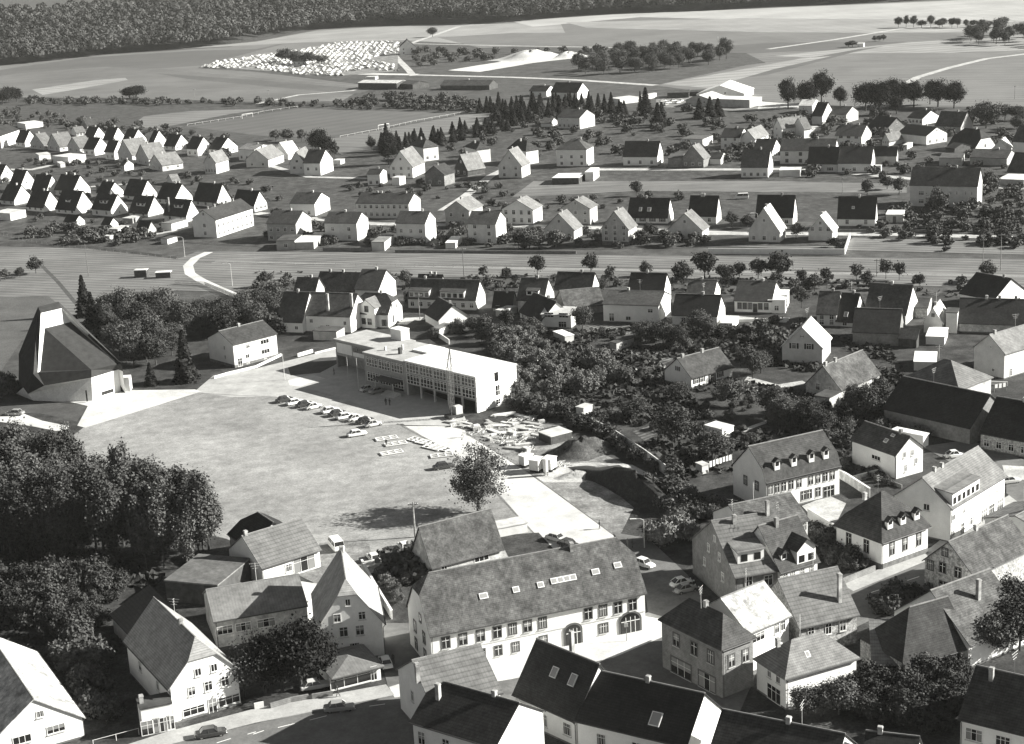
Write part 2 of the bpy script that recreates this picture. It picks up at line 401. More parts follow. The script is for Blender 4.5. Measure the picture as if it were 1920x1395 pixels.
        for i in range(nw):
            xc = x0+w_*(i+.5)/nw; ww = min(.55, w_/nw*.32); y_ = yo-.03
            m.add(sx([(xc-ww, y_, z0+.25), (xc+ww, y_, z0+.25), (xc+ww, y_, min(zt-.15, z0+1.4)), (xc-ww, y_, min(zt-.15, z0+1.4)), (xc-ww, y_+.05, z0+.25), (xc+ww, y_+.05, z0+.25), (xc+ww, y_+.05, min(zt-.15, z0+1.4)), (xc-ww, y_+.05, min(zt-.15, z0+1.4))]), [(0, 1, 2, 3), (0, 3, 7, 4), (1, 5, 6, 2), (3, 2, 6, 7)], 2)
        m.build('dormer', [WALL['w'] if len(d) < 6 else WALL[d[5]], rm, GLASS], ro)
    DIM[root.name] = (LL, DD, h, r, s, ro)
    return root
def shed(t, C, b, A, B, label, roof='l', wall='w', name='shed', cat='shed', kind='flat', ap=.18, **k):
    k.setdefault('ch', ()); return H(t, C, b, A, B, ap, label, name=name, cat=cat, kind=kind, roof=roof, wall=wall, **k)
# ================================================================ ground and surfaces
A160 = math.radians(160)
GRASS = mat('rough grass', .045, .09, .12, fine=.35, patch=.25)
b = MB(); b.add([(-2500, -100, 0), (2500, -100, 0), (2500, 1180, 0), (-2500, 1180, 0), (2500, 6000, 0), (-2500, 6000, 0)], [(0, 1, 2, 3), (3, 2, 4, 5)])
go = b.build('ground', [GRASS]); tag(go, kind='structure')
ZL = [0.0]; LAY = []
def layer(P):
    x0, x1, y0, y1 = min(p[0] for p in P), max(p[0] for p in P), min(p[1] for p in P), max(p[1] for p in P); z = 0.0
    for (a0, a1, b0, b1, q) in LAY:
        if a0 < x1 and x0 < a1 and b0 < y1 and y0 < b1: z = max(z, q)
    z += .004; LAY.append((x0, x1, y0, y1, z)); ZL[0] = .06; return z
def poly(name, m, pts, dz=.012, t='0', kind='structure'):
    P = []
    for p in pts:
        q = g(p[0], p[1], p[2]) if len(p) == 3 else g(t, p[0], p[1]); P.append((q.x, q.y))
    z = layer(P); P = [(q[0], q[1], z) for q in P]
    from mathutils.geometry import tessellate_polygon
    F = [tuple(f) for f in tessellate_polygon([[Vector(p) for p in P]])]
    me = bpy.data.meshes.new(name); me.from_pydata(P, [], F); me.materials.append(m)
    bm = bmesh.new(); bm.from_mesh(me); bmesh.ops.recalc_face_normals(bm, faces=bm.faces)
    for f in bm.faces:
        if f.normal.z < 0: f.normal_flip()
    bm.to_mesh(me); bm.free()
    return tag(obj(name, me), kind=kind)
def field(nm, lo, hi, ang, per=6, amp=.14, sc=.02): return mat(nm, lo, hi, sc, wave=(math.radians(ang), per, amp, 1.5), fine=.12, det=6)
F1 = field('stubble field pale', .2, .3, 12, 14, .12); F2 = field('ploughed field', .12, .17, 12, 12, .12); F3 = field('meadow field', .12, .18, 150, 9, .1)
F4 = field('stubble field bright', .28, .4, 5, 16, .12); F5 = field('dark crop field', .085, .115, 20, 8, .1); F6 = field('meadow strips', .1, .16, 158, 5, .16)
FM = field('mown meadow', .11, .18, 158, 3.2, .2, .05)
ROADW = mat('new concrete road', .44, .62, .12, patch=.12, fine=.08); ASPH = mat('asphalt', .12, .165, .3, patch=.15, fine=.12); LOTM = mat('gravel lot', .2, .32, .04, patch=.2, fine=.22, det=8, wave=(.5, 5, .04, 9))
PATH = mat('pale track', .32, .5, .3, patch=.2, fine=.2); SOIL = mat('garden soil', .025, .07, .3, fine=.4, patch=.3); PAVE = mat('pavement', .3, .42, .3, patch=.1, fine=.1)
YARD = mat('yard ground', .12, .26, .25, patch=.3, fine=.3); DIRT = mat('excavated earth', .12, .3, .25, patch=.35, fine=.3)
f_ = lambda m, pts, t='0': poly('field', m, pts, t=t)
f_(F2, [(-300, 175), (0, 122), (200, 102), (430, 88), (600, 55), (900, 42), (1100, 30), (1500, 12), (2000, -10), (2000, 130), (1440, 120), (1390, 95), (760, 78), (560, 92), (370, 128), (480, 135), (690, 160), (640, 190), (-300, 180)])
f_(F5, [(-100, 150), (20, 128), (160, 108), (370, 95), (480, 92), (560, 75), (380, 122), (300, 128), (150, 132)])
f_(F1, [(330, 92), (480, 78), (590, 58), (770, 47), (1050, 42), (1060, 62), (900, 84), (760, 75), (560, 80)])
f_(F4, [(960, 40), (1150, 27), (1400, 17), (1700, 5), (2000, -10), (2000, 40), (1600, 42), (1200, 32), (1000, 50)])
f_(F1, [(1060, 42), (1400, 34), (1900, 38), (1960, 60), (1500, 62), (1100, 52)])
f_(F2, [(820, 70), (960, 62), (1300, 60), (1800, 62), (1800, 75), (1300, 76), (900, 90)])
f_(F5, [(960, 84), (1300, 90), (1440, 80), (1700, 78), (1600, 92), (1400, 100), (960, 88)])
f_(F1, [(1450, 105), (1700, 80), (2000, 60), (2000, 92), (1800, 98), (1600, 112)])
f_(F3, [(1230, 160), (1400, 122), (1600, 100), (2000, 98), (2000, 215), (1700, 220), (1440, 190)])
f_(F5, [(1370, 150), (1440, 122), (1500, 112), (1610, 92), (1660, 86), (1600, 98), (1500, 125), (1440, 140)])
f_(F6, [(-200, 165), (60, 135), (200, 125), (300, 130), (420, 140), (700, 165), (600, 190), (480, 192), (250, 185), (-200, 180)])
f_(F5, [(290, 137), (480, 150), (700, 168), (660, 176), (480, 160), (350, 148)])
f_(F1, [(60, 168), (180, 150), (235, 146), (240, 150), (140, 168), (80, 178)])
f_(F1, [(1240, 158), (1500, 110), (1560, 105), (1450, 130), (1330, 165)])
poly('railway_embankment', SOIL, [(-200, 181), (240, 184), (480, 191), (760, 196), (760, 204), (480, 198), (200, 190), (-200, 188)])
poly('rough_ground', mat('scrub ground', .04, .08, .2, fine=.35, patch=.3), [(-200, 188), (480, 198), (900, 200), (1500, 200), (2000, 200), (2000, 225), (1400, 260), (900, 210), (620, 200), (350, 235), (-200, 230)])
f_(F3, [(270, 218), (360, 208), (500, 204), (430, 214), (300, 240), (240, 240)])
SOC = field('soccer pitch', .085, .12, 45, 12, .07)
poly('soccer_pitch', SOC, [(345, 237), (556, 203), (865, 213), (636, 258), (500, 256)])
poly('grass_bank', F3, [(636, 258), (870, 215), (960, 212), (900, 235), (760, 285), (640, 290), (600, 262)])
ln = flat('pitch line chalk', .6)
def strip(name, m, pts, w, t='0', dz=.012):
    P = [g(t, *p) if len(p) == 2 else g(*p) for p in pts]; L_ = []; R_ = []
    for i, p in enumerate(P):
        d = (P[min(i+1, len(P)-1)]-P[max(i-1, 0)]).normalized(); n = Vector((-d.y, d.x))*w/2; L_.append(p+n); R_.append(p-n)
    z = layer([(q.x, q.y) for q in L_+R_])
    V = [(q.x, q.y, z) for q in L_+R_]; n = len(P)
    me = bpy.data.meshes.new(name); me.from_pydata(V, [], [(i, n+i, n+i+1, i+1) for i in range(n-1)]); me.materials.append(m)
    return tag(obj(name, me), kind='structure')
strip('road', PATH, [(480, 195), (560, 178), (660, 170), (690, 162)], 4); strip('road', PATH, [(640, 137), (760, 140), (960, 145), (1080, 150), (1230, 160)], 6)
strip('road', ROADW, [(640, 138), (780, 140)], 9)
strip('track', PATH, [(730, 92), (745, 110), (765, 130), (775, 142)], 5); strip('track', PATH, [(690, 112), (730, 95), (760, 85), (860, 50), (960, 40)], 5)
strip('track', PATH, [(770, 82), (960, 86), (1200, 90)], 4); strip('track', PATH, [(1695, 160), (1720, 145), (1780, 127), (1850, 110), (1925, 101)], 5)
strip('track', PATH, [(1440, 92), (1560, 75), (1700, 52), (1900, 40)], 5)
poly('quarry', ROADW, [(840, 132), (900, 122), (960, 113), (990, 100), (1030, 108), (1085, 102), (1070, 110), (1000, 118), (960, 125), (900, 135)])
poly('yard', YARD, [(380, 124), (480, 102), (640, 80), (748, 78), (745, 134), (640, 142), (480, 132)])
poly('yard', YARD, [(1230, 180), (1290, 178), (1440, 198), (1420, 210), (1330, 205), (1230, 200)]); poly('yard', ROADW, [(1425, 190), (1500, 196), (1500, 203), (1420, 206)])
# settlement lanes and gardens
poly('settlement_ground', mat('garden ground', .03, .085, .25, fine=.4, patch=.35), [(-900, 205), (-100, 215), (250, 240), (640, 290), (960, 240), (2000, 225), (2700, 215), (2700, 480), (2000, 470), (1580, 460), (1000, 470), (560, 468), (330, 455), (60, 440), (-100, 435), (-900, 420)])
for pts, w in (([(-10, 318), (60, 318), (120, 305), (165, 300)], 5), ([(55, 372), (150, 352), (240, 345)], 4), ([(470, 300), (580, 332), (700, 335)], 3.5), ([(830, 395), (870, 370), (920, 330), (945, 318)], 4),
               ([(1120, 318), (1400, 318), (1500, 316), (1920, 355)], 5), ([(480, 400), (560, 408), (700, 420), (1050, 425), (1440, 440)], 5), ([(1290, 438), (1440, 438), (1700, 440), (1930, 447)], 5), ([(180, 455), (260, 445), (330, 432)], 3)):
    strip('lane', PATH, pts, w)
poly('meadow_strip', FM, [(1000, 340), (1440, 340), (1700, 345), (1700, 362), (1440, 360), (1200, 358), (960, 370)])
f_(FM, [(1360, 462), (1590, 470), (1920, 478), (1920, 455), (1600, 446), (1580, 462)])
# meadow valley
poly('meadow', FM, [(-900, 440), (-100, 455), (0, 452), (160, 460), (335, 485), (370, 472), (560, 473), (1000, 478), (2000, 487), (2700, 500), (2700, 550), (2000, 540), (1500, 535), (1000, 520), (600, 520), (430, 548), (330, 545), (150, 590), (-100, 640), (-900, 640)])
strip('meadow_path', mat('worn grass path', .19, .26, .3, fine=.2), [(400, 492), (560, 494), (960, 503), (1440, 511), (1930, 518)], 3.0)
strip('brook_bank', SOIL, [(370, 491), (560, 496), (960, 500), (1440, 507), (1700, 512)], .8)
poly('hedge_ground', SOIL, [(-50, 450), (160, 458), (330, 482), (330, 486), (160, 466), (-50, 462)])
strip('footpath', ROADW, [('E', 1560, 690), ('E', 1460, 735), ('E', 1405, 790), ('E', 1420, 850), ('E', 1500, 900), ('E', 1620, 955), ('E', 1760, 1015)], 3.2)
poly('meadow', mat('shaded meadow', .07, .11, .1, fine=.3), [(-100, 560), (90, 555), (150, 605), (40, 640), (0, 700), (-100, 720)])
strip('ditch', mat('ditch grass', .05, .09, .5, fine=.3), [('E', 310, 790), ('E', 430, 910), ('E', 590, 1100)], 1.3)
# village core
VIL = mat('village ground', .022, .065, .2, fine=.4, patch=.35)
poly('village_ground', VIL, [(500, 545), (1000, 540), (2000, 560), (2800, 580), (2800, 1500), (-1000, 1500), (-1000, 760), (-200, 760), (230, 700), (380, 560)])
poly('lawn', mat('lawn', .05, .085, .3, fine=.2), [('I', 0, 825), ('I', 350, 815), ('I', 665, 835), ('I', 575, 960), ('I', 300, 900), ('I', 0, 900)])
poly('gravel_lot', LOTM, [(120, 830), (160, 800), (370, 735), (450, 738), (515, 738), (600, 758), (700, 790), (760, 800), (860, 815), (960, 880), (1060, 985), (1110, 1050), (1000, 1060), (900, 1050), (760, 1060), (680, 1080), (560, 1060), (420, 1010), (200, 960)])
poly('forecourt', mat('slab paving', .36, .46, .5, fine=.06, patch=.06), [(535, 690), (600, 672), (680, 690), (860, 760), (880, 800), (760, 798), (690, 765), (560, 728), (540, 712)])
poly('road', mat('village road', .3, .42, .2, patch=.12, fine=.1), [(365, 735), (400, 705), (480, 692), (640, 652), (660, 668), (560, 685), (535, 700), (545, 722), (640, 745), (760, 795), (700, 800), (600, 762), (515, 745), (430, 745)])
poly('road', ROADW, [(145, 799), (165, 762), (120, 752), (175, 752), (222, 733), (365, 731), (378, 735), (160, 803)])
poly('road', ROADW, [(-60, 785), (0, 782), (40, 775), (80, 790), (130, 800), (120, 812), (60, 800), (0, 792), (-60, 796)])
poly('road', ROADW, [(760, 800), (842, 800), (900, 815), (1000, 895), (1150, 1005), (1170, 1060), (1080, 1075), (1000, 1000), (930, 920), (850, 850)])
TRD = mat('damp gravel', .2, .27, .4, fine=.15)
strip('seam', TRD, [(370, 860), (480, 838), (620, 812), (760, 800)], .35)
strip('kerb', PLINTH, [(745, 795), (850, 852), (930, 925), (1000, 1000), (1060, 1060)], .35); strip('kerb', PLINTH, [(842, 800), (900, 813), (1000, 893), (1150, 1003)], .35)
strip('kerb', PLINTH, [(378, 738), (440, 742), (515, 745), (600, 762), (700, 797)], .3)
poly('road', ROADW, [('J', 250, 690), ('J', 240, 655), ('J', 420, 610), ('J', 520, 640), ('J', 330, 700)])
poly('lawn', mat('lawn', .05, .085, .3), [(545, 705), (540, 690), (600, 672), (660, 668), (600, 700)])
poly('excavation', DIRT, [(870, 812), (960, 790), (1060, 800), (1080, 830), (1170, 870), (1300, 930), (1280, 945), (1200, 930), (1160, 1010), (1010, 900)])
poly('construction_track', PATH, [('T', 430, 480), ('T', 620, 470), ('T', 900, 490), ('T', 1280, 690), ('T', 1250, 745), ('T', 1100, 700), ('T', 960, 560), ('T', 700, 490), ('T', 420, 520), ('T', 560, 620), ('T', 240, 620), ('T', 180, 580)])
poly('pit_shade_sheet', SOIL, [('T', 620, 510), ('T', 800, 490), ('T', 960, 580), ('T', 1200, 760), ('T', 1240, 960), ('T', 1050, 930), ('T', 900, 800), ('T', 700, 640), ('T', 540, 600)])  # flat dark soil sheet; the trench's shade is put into its colour
for pts in ([('T', 610, 60), ('T', 820, 20), ('T', 860, 90), ('T', 690, 150)], [('T', 900, 240), ('T', 1060, 190), ('T', 1120, 250), ('T', 990, 310)], [('K', 860, 440), ('K', 1140, 430), ('K', 1230, 480), ('K', 1130, 540)], [('K', 520, 230), ('K', 900, 240), ('K', 900, 320), ('K', 560, 330)]):
    poly('vegetable_beds', mat('vegetable rows', .05, .16, .8, wave=(math.radians(40), 1.4, .45, .6), fine=.3), pts)
strip('garden_path', PATH, [('K', 850, 435), ('K', 1000, 490), ('K', 1150, 560)], .9); strip('garden_path', PATH, [('K', 1900, 760), ('K', 1740, 700), ('K', 1760, 640), ('L', 60, 500), ('L', 280, 470)], 3.2)
strip('garden_path', PATH, [('K', 1600, 1090), ('K', 1800, 1000), ('K', 1913, 960)], 1.3); strip('garden_path', PATH, [('K', 700, 480), ('K', 900, 560), ('K', 1050, 620)], .7)
strip('lane', PATH, [('F', 1080, 1230), ('F', 1150, 1190), ('F', 1240, 1190)], 4); strip('lane', PATH, [('G', 1600, 1180), ('G', 1913, 1210)], 5); strip('lane', PATH, [('H', 0, 1195), ('H', 150, 1200)], 5)
# lower streets
poly('main_street', ASPH, [(200, 1425), (480, 1358), (724, 1308), (980, 1250), (1240, 1195), (1300, 1180), (1560, 1115), (1740, 1048), (1800, 1012), (1960, 925), (1960, 985), (1800, 1085), (1600, 1180), (1420, 1260), (1360, 1400), (1300, 1400), (1340, 1320), (1100, 1350), (800, 1440), (650, 1500)])
poly('side_street', ASPH, [(1150, 1000), (1215, 1010), (1290, 1080), (1330, 1150), (1250, 1210), (1215, 1150), (1205, 1080)])
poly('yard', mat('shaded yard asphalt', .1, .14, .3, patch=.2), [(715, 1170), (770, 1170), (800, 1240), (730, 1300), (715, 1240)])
poly('plaza', ROADW, [(940, 1225), (1215, 1150), (1250, 1160), (1245, 1195), (1150, 1235), (960, 1275), (740, 1310), (730, 1290)])
poly('pavement', PAVE, [(170, 1420), (310, 1375), (480, 1330), (724, 1285), (740, 1305), (480, 1357), (330, 1395), (200, 1432)])
poly('pavement', PAVE, [(1575, 1095), (1650, 1068), (1745, 1028), (1800, 985), (1900, 925), (1960, 890), (1960, 930), (1800, 1022), (1740, 1052), (1600, 1110)])
poly('yard', PATH, [('V', 1210, 400), ('V', 1410, 320), ('V', 1540, 380), ('V', 1480, 500), ('V', 1330, 530)]); poly('yard', ASPH, [('L', 1150, 950), ('L', 1500, 900), ('L', 1913, 1050), ('L', 1913, 1400), ('L', 1780, 1300), ('L', 1780, 1160), ('L', 1400, 1090)])
poly('yard', PATH, [('L', 1750, 1090), ('L', 1913, 1100), ('L', 1913, 1200), ('L', 1780, 1200)])
poly('yard', YARD, [(600, 1020), (690, 1010), (700, 1060), (640, 1120), (560, 1080)]); poly('grass_patch', VIL, [(935, 1005), (1010, 1000), (1060, 1055), (960, 1060)])
LM = flat('road marking', .75)
KB = mat('kerb stone', .3, .5, 2)
def kerb(pts, w=.22, h=.13):
    P = [g(*p) if len(p) == 3 else g('0', *p) for p in pts]; b = MB()
    for p, q in zip(P, P[1:]):
        d = (q-p).normalized(); n = Vector((-d.y, d.x))*w/2; V = [p-n, q-n, q+n, p+n]
        b.add([(v.x, v.y, 0) for v in V]+[(v.x, v.y, h) for v in V], [(3, 2, 1, 0), (4, 5, 6, 7), (0, 1, 5, 4), (1, 2, 6, 5), (2, 3, 7, 6), (3, 0, 4, 7)])
    tag(b.build('kerb', [KB]), kind='structure')
kerb([(205, 1430), (330, 1394), (480, 1356), (600, 1333), (724, 1307)]); kerb([(1240, 1196), (1300, 1182), (1560, 1118), (1600, 1109), (1745, 1052), (1800, 1022), (1900, 962)]); kerb([('N', 990, 1010), ('O', 40, 880), ('O', 520, 720), ('O', 860, 640), ('O', 1010, 615)])
kerb([(1218, 1020), (1285, 1085), (1325, 1145)]); kerb([(540, 712), (536, 700), (545, 690), (600, 672), (655, 662)]); kerb([(545, 722), (600, 733), (690, 765), (760, 797)])
for (t, x0, y0, x1, y1) in (('N', -20, 1330, 60, 1302), ('N', 165, 1280, 290, 1250), ('N', 402, 1224, 528, 1192), ('N', 625, 1165, 745, 1138), ('N', 848, 1120, 965, 1104), ('M', 1620, 1395, 1725, 1362), ('M', 1850, 1330, 1913, 1312), ('Q', 770, 270, 830, 250), ('Q', 870, 235, 955, 208), ('Q', 1040, 180, 1130, 150)):
    strip('road_marking', LM, [(t, x0, y0), (t, x1, y1)], .16)
# ================================================================ school
def school():
    u = math.radians(-46); p = g('0', 682, 660.4, 8.0); root = empty('school', (p.x, p.y, 0), u)
    tag(root, 'long flat roofed modern school with window bands behind the parking lot', 'school')
    FA = mat('exposed aggregate', .26, .38, 1.2, fine=.1); WH = WALL['w']
    m = MB(); m.box(0, 15, 0, 14, 0, 7.8); m.build('wall', [FA], root)
    m = MB(); m.box(15, 39, 0.6, 13, 2.9, 8.1); m.box(15, 15.6, .05, 13, 0, 8.1); m.box(38.45, 39, 0.05, 13, 0, 8.1); m.box(15.6, 38.45, 6, 13, 0, 2.9); m.box(15, 39, 0, .6, 2.9, 8.1)
    m.build('wall', [FA], root)
    m = MB(); m.box(39.0, 39.15, -.1, 13.1, -.3, 8.3); m.build('end_wall', [mat('white brick', .74, .84, .8, rows=1.1, patch=.04)], root)
    RG = mat('gravel roof', .3, .44, .4, patch=.12, fine=.12)
    m = MB(); m.box(-.3, 14.9, -.3, 14.3, 7.8, 8.1); m.build('roof', [RG], root)
    m = MB(); m.box(14.9, 39.3, -.3, 13.3, 8.11, 8.4); m.box(9.5, 14.9, 7.4, 13.3, 8.1, 8.55); ro = m.build('roof', [ROOF['w']], root)
    m = MB(); m.box(-19, -.01, 6.5, 17, 3.2, 6.9); m.box(-19, -18.6, 6.5, 17, 0, 3.2); m.box(-18.6, 0, 9, 17, 0, 3.2); m.build('hall_wall', [FA], root)
    m = MB(); m.box(-19.3, -.35, 6.2, 17.4, 6.9, 7.25); m.build('hall_roof', [RG], root)
    m = MB(); m.box(-18.4, -12.5, 6.42, 6.49, 3.9, 6.4); m.box(-12.1, 0, 6.42, 6.49, 3.9, 4.9); m.build('white_panel', [WH], root)
    m = MB()
    for i in range(6): m.box(-12+i*2, -10.3+i*2, 6.42, 6.49, 5.0, 6.3)
    m.build('hall_windows', [GLASS], root)
    m = MB(); m.box(-6.8, -2.8, 14.8, 17.6, 6.9, 9.7); m.box(-6.9, -2.7, 14.7, 17.7, 9.7, 9.85); m.build('roof_house', [WH], root)
    m = MB(); m.box(8.6, 9.3, 3.6, 4.3, 8.1, 9.6); m.build('roof_vent', [DARKM], root)
    for i, h_ in ((0, .9), (1, 1.2)):
        mm = MB(); mm.box(3+i*3, 3.5+i*3, 4+i*3, 4.4+i*3, 8.1, 8.1+h_); mm.build('roof_vent', [CONC], root)
    gm_ = MB(); gm_.box(-2, 2, 0, .06, 0, 2.2); gmesh = gm_.me('pane', [GLASS])
    fm_ = MB()
    for k in range(5): x = -2+k*1.0; fm_.box(x-.06, x+.06, -.12, -.001, 0, 2.2)
    for z in (0, .72, 1.75, 2.14): fm_.box(-2.06, 2.06, -.1, -.002, z-.04, z+.05)
    fmesh = fm_.me('frame', [FRAME])
    def bank(x, z, y=-.061, w=1.0):
        o = obj('window_band', gmesh, root, (x, y, z), scale=(w, 1, 1)); obj('frame', fmesh, o)
    for x in (2.9, 7.5, 12.1):
        for z in (1.4, 5.0): bank(x, z)
    for i in range(5):
        for z in (3.2, 5.8): bank(17.7+i*4.72, z, w=1.08)
    for i in range(6):
        m = MB(); x = 15.3+i*4.7; m.box(x-.2, x+.2, 0, .4, -.4, 2.9); m.build('pillar', [CONC], root)
    m = MB(); m.box(6.5, 14.0, -3.2, -.13, 3.2, 3.5); cn = m.build('canopy', [DARKM], root)
    for x in (7.0, 13.4):
        m = MB(); m.box(x-.07, x+.07, -3.0, -2.86, 0, 3.2); m.build('post', [PALEM], cn)
    for k in range(5):
        pass
    m = MB()
    for k in range(5): m.box(9.5, 14.5, -3.9+.5*k, -3.4+.5*k, 0, .16*(k+1))
    m.build('entrance_steps', [CONC], root)
    m = MB(); m.box(10.5, 13.8, -.12, -.02, .8, 3.1); m.build('entrance_door', [GLASS], root)
    for y0, z0, z1, w_ in ((5.9, 5.9, 7.9, 1.2), (6.1, 2.7, 4.9, 1.2), (6.1, .7, 1.7, 1.2)):
        m = MB(); m.box(39.1, 39.2, y0, y0+w_, z0, z1); o = m.build('window', [GLASS], root)
        if z0 < 5: mm = MB(); mm.box(39.2, 39.24, y0+w_/2-.05, y0+w_/2+.05, z0, z1); mm.box(39.2, 39.235, y0, y0+w_, z0+(z1-z0)*.45, z0+(z1-z0)*.45+.08); mm.build('frame', [FRAME], o)
    root.scale = (.965, .94, 1)
    return root
school()
# ================================================================ church
def church():
    Y = lambda x, y, h: (lambda q: (q.x, q.y, h))(gp(20+x/6.342, 550+y/6.342, h))
    o0 = Vector(Y(975, 1280, 0)); root = empty('church', tuple(o0)); tag(root, 'angular modern church with tall wedge roof and white sloping skylight band', 'church')
    def part(nm, m, polys):
        b = MB()
        for P in polys: b.add([tuple(Vector(p)-o0) for p in P], [tuple(range(len(P)))])
        return b.build(nm, [m], root)
    a = Y(325, 160, 19); bq = Y(570, 98, 19); wL = Y(360, 235, 18.2); wR = Y(605, 178, 18.2); wRe = Y(1190, 715, 8.4); tL = Y(405, 415, 15); tR = Y(715, 340, 15)
    tip = Y(1322, 838, 7.2); q1 = Y(1245, 828, 7.3); rf = Y(960, 910, 7.2); rr = Y(1262, 842, 7.2); ff = Y(960, 1003, 5.6); fr = Y(1282, 905, 5.6)
    l1 = Y(270, 960, 7.3); l2 = Y(322, 942, 7.3); l3 = Y(350, 925, 7.25); lw = Y(95, 720, 9); lw2 = Y(95, 1030, 2.6); lw3 = Y(150, 1120, 3.0); w1 = Y(205, 1195, 1.7); w2 = Y(400, 1098, 4.4)
    c0 = Y(975, 1280, 0); c1 = Y(1312, 1172, 0); b1 = Y(640, 1297, 0); b2 = Y(280, 1282, 0); b3 = Y(60, 1195, 0)
    dn = lambda p, z=0: (p[0], p[1], z)
    SHADE_SL = mat('slate shell', .02, .035, .8, patch=.1); SG = mat('slate shell pale', .035, .055, .8, patch=.1, fine=.05)  # darker slate copy: shade of the church's left side put into colour
    part('roof_shell', SG, [(a, bq, wR, wL), (bq, tip, wRe, wR), (a, wL, l2, l1), (wRe, tip, q1)])
    part('skylight_band', WALL['w'], [(wL, wR, tR, tL), (wR, wRe, q1, tR), (wL, tL, l3, l2)])
    part('nave_roof', SG, [(tL, tR, rr, rf)])
    part('shaded_side', SHADE_SL, [(tL, rf, l3), (a, l1, lw3, lw2, lw), (l1, l2, l3, rf, ff, w2, w1, lw3)])
    part('fascia', SG, [(rf, rr, fr, ff), (rr, tip, dn(tip, 5.4), fr)])
    part('base_wall', mat('rough cast wall', .6, .7, .8, patch=.1, fine=.1), [(w1, w2, ff, c0, b1, b2, b3), (w1, b3, lw3)])
    fw = part('front_wall', WALL['w'], [(ff, fr, c1, c0), (fr, dn(tip, 5.4), dn(tip), c1)])
    part('rear_wall', SHADE_SL, [(a, bq, dn(bq), dn(a)), (bq, tip, dn(tip), dn(bq)), (a, lw, dn(lw), dn(a)), (lw, lw2, dn(lw2), dn(lw)), (lw2, lw3, b3, dn(lw2))])
    d = (Vector(c1)-Vector(c0)).normalized(); n = Vector((d.y, -d.x, 0)); L_ = (Vector(c1)-Vector(c0)).length
    b = MB(); e = Vector(c0)-o0
    P = [e+d*L_*p+n*.06+Vector((0, 0, z)) for p, z in ((.33, .6), (.74, .6), (.74, 3.2), (.33, 3.2))]
    b.add(P, [(0, 1, 2, 3)]); b.build('portal', [GLASS], root)
    for x in (683, 715, 893):
        p = Vector(Y(x+8, 1150+(20 if x > 800 else 0), 2.6))-o0; b = MB(); b.box(p.x-.14, p.x+.14, p.y-.45, p.y-.1, .4, 3.0); b.build('slit_window', [GLASS], root)
    b = MB(); t = Vector(Y(1370, 1000, 3))-o0; k = Vector(c1)-o0; b.box(k.x-.5, k.x+2.2, k.y+.2, k.y+2.5, 0, 3.4); b.build('side_porch', [WALL['w']], root)
church()
# ================================================================ left settlement, front row (tile E)
GS = 'houses of the settlement on the left'
def GSH(*a, **k):
    k.setdefault('ang', 145); k.setdefault('roof', 'd'); k.setdefault('grp', GS); k.setdefault('f', '1x2'); k.setdefault('gr', ((.42, 3.7, .5, .8), (.62, .9, .6, .9))); k.setdefault('name', 'settlement_house'); return H(*a, **k)
GSH('E', (5, 120), 3, -130, 105, 35, 'white gabled house cut by the left photo edge, upper front row', gr=((.55, 3.6, .8, .9),))
GSH('E', (155, 190), 3, 70, 272, 75, 'dark roofed house second from the left edge in the upper front row', gr=((.4, 3.4, .8, .9),))
GSH('E', (348, 225), 3, 235, 452, 115, 'dark roofed house third from the left edge in the upper front row')
GSH('E', (548, 225), 3, 410, 672, 115, 'wide dark roofed house fourth from the left in the upper front row', ch=(.3, .75), gw='1x1')
GSH('E', (812, 245), 3, 725, 920, 165, 'small half hidden house with two pale chimneys in the settlement', ch=(.2, .7))
GSH('E', (1055, 265), 310, 925, 1172, 150, 'house with two gable windows above the pale garage roofs', f='1x2', gw='1x2', gr=((.35, 3.4, .6, .8), (.65, 3.4, .6, .8)))
GSH('E', (1305, 290), 340, 1172, 1435, 178, 'plain white gable house with low front wall and three front windows', f='1x3')
GSH('E', (1620, 308), 360, 1450, 1725, 180, 'white gabled house directly behind the long apartment block', f='1x3', gr=((.45, 3, .7, .9),))
GSH('E', (1900, 335), 3, 1740, 1993, 232, 'dark roofed house with white gable right of the apartment block', gw='1x3')
GSH('E', (105, 300), 345, 5, 238, 190, 'white gable house of the lower front row nearest the left edge', gr=((.5, 2.6, .5, .9),))
GSH('E', (325, 350), 395, 200, 447, 232, 'house with two tiny gable windows, second in the lower front row', f='1x3', gr=((.45, 2.6, .4, .9), (.6, 2.6, .4, .9)))
GSH('E', (562, 370), 415, 415, 702, 232, 'white house with small dormer and pale chimney in the lower front row', f='1x3', gr=((.4, 2.8, .4, 1), (.6, 2.8, .4, 1)), dorm=((.5, 2.6, .9, 'shed', 1.6),), ch=(.25,))
GSH('E', (828, 370), 430, 685, 950, 258, 'tall house with wide shed dormer, middle of the lower front row', f='1x2', dorm=((.5, 4, 1.1, 'shed', 1.4),), gr=((.3, 3.4, .4, 1), (.5, 1, .5, .8)))
GSH('E', (1105, 395), 430, 965, 1222, 272, 'house with shed dormer standing above a flat garage with terrace', dorm=((.5, 4.4, 1.1, 'shed', 1.4),))
GSH('E', (1392, 415), 470, 1225, 1488, 298, 'rightmost house of the lower front row, with shed dormer and white chimney', dorm=((.45, 4.2, 1.1, 'shed', 1.4),), ch=((.8, .1),))
H('E', (562, 462), 498, 480, 632, 413, 'small dark roofed outbuilding with white gable below the dormer houses', name='outbuilding', cat='outbuilding', ang=145, roof='d', ch=())
H('E', (1105, 520), 555, 1020, 1166, 458, 'small dark roofed summer house with one front window', name='summer_house', cat='hut', ang=145, roof='d', f='1x1', ch=(), wall='g')
H('E', (820, 480), 510, 762, 882, 432, 'little dark roofed hut beside a pale paved yard', name='garden_hut', cat='hut', ang=145, roof='d', ch=())
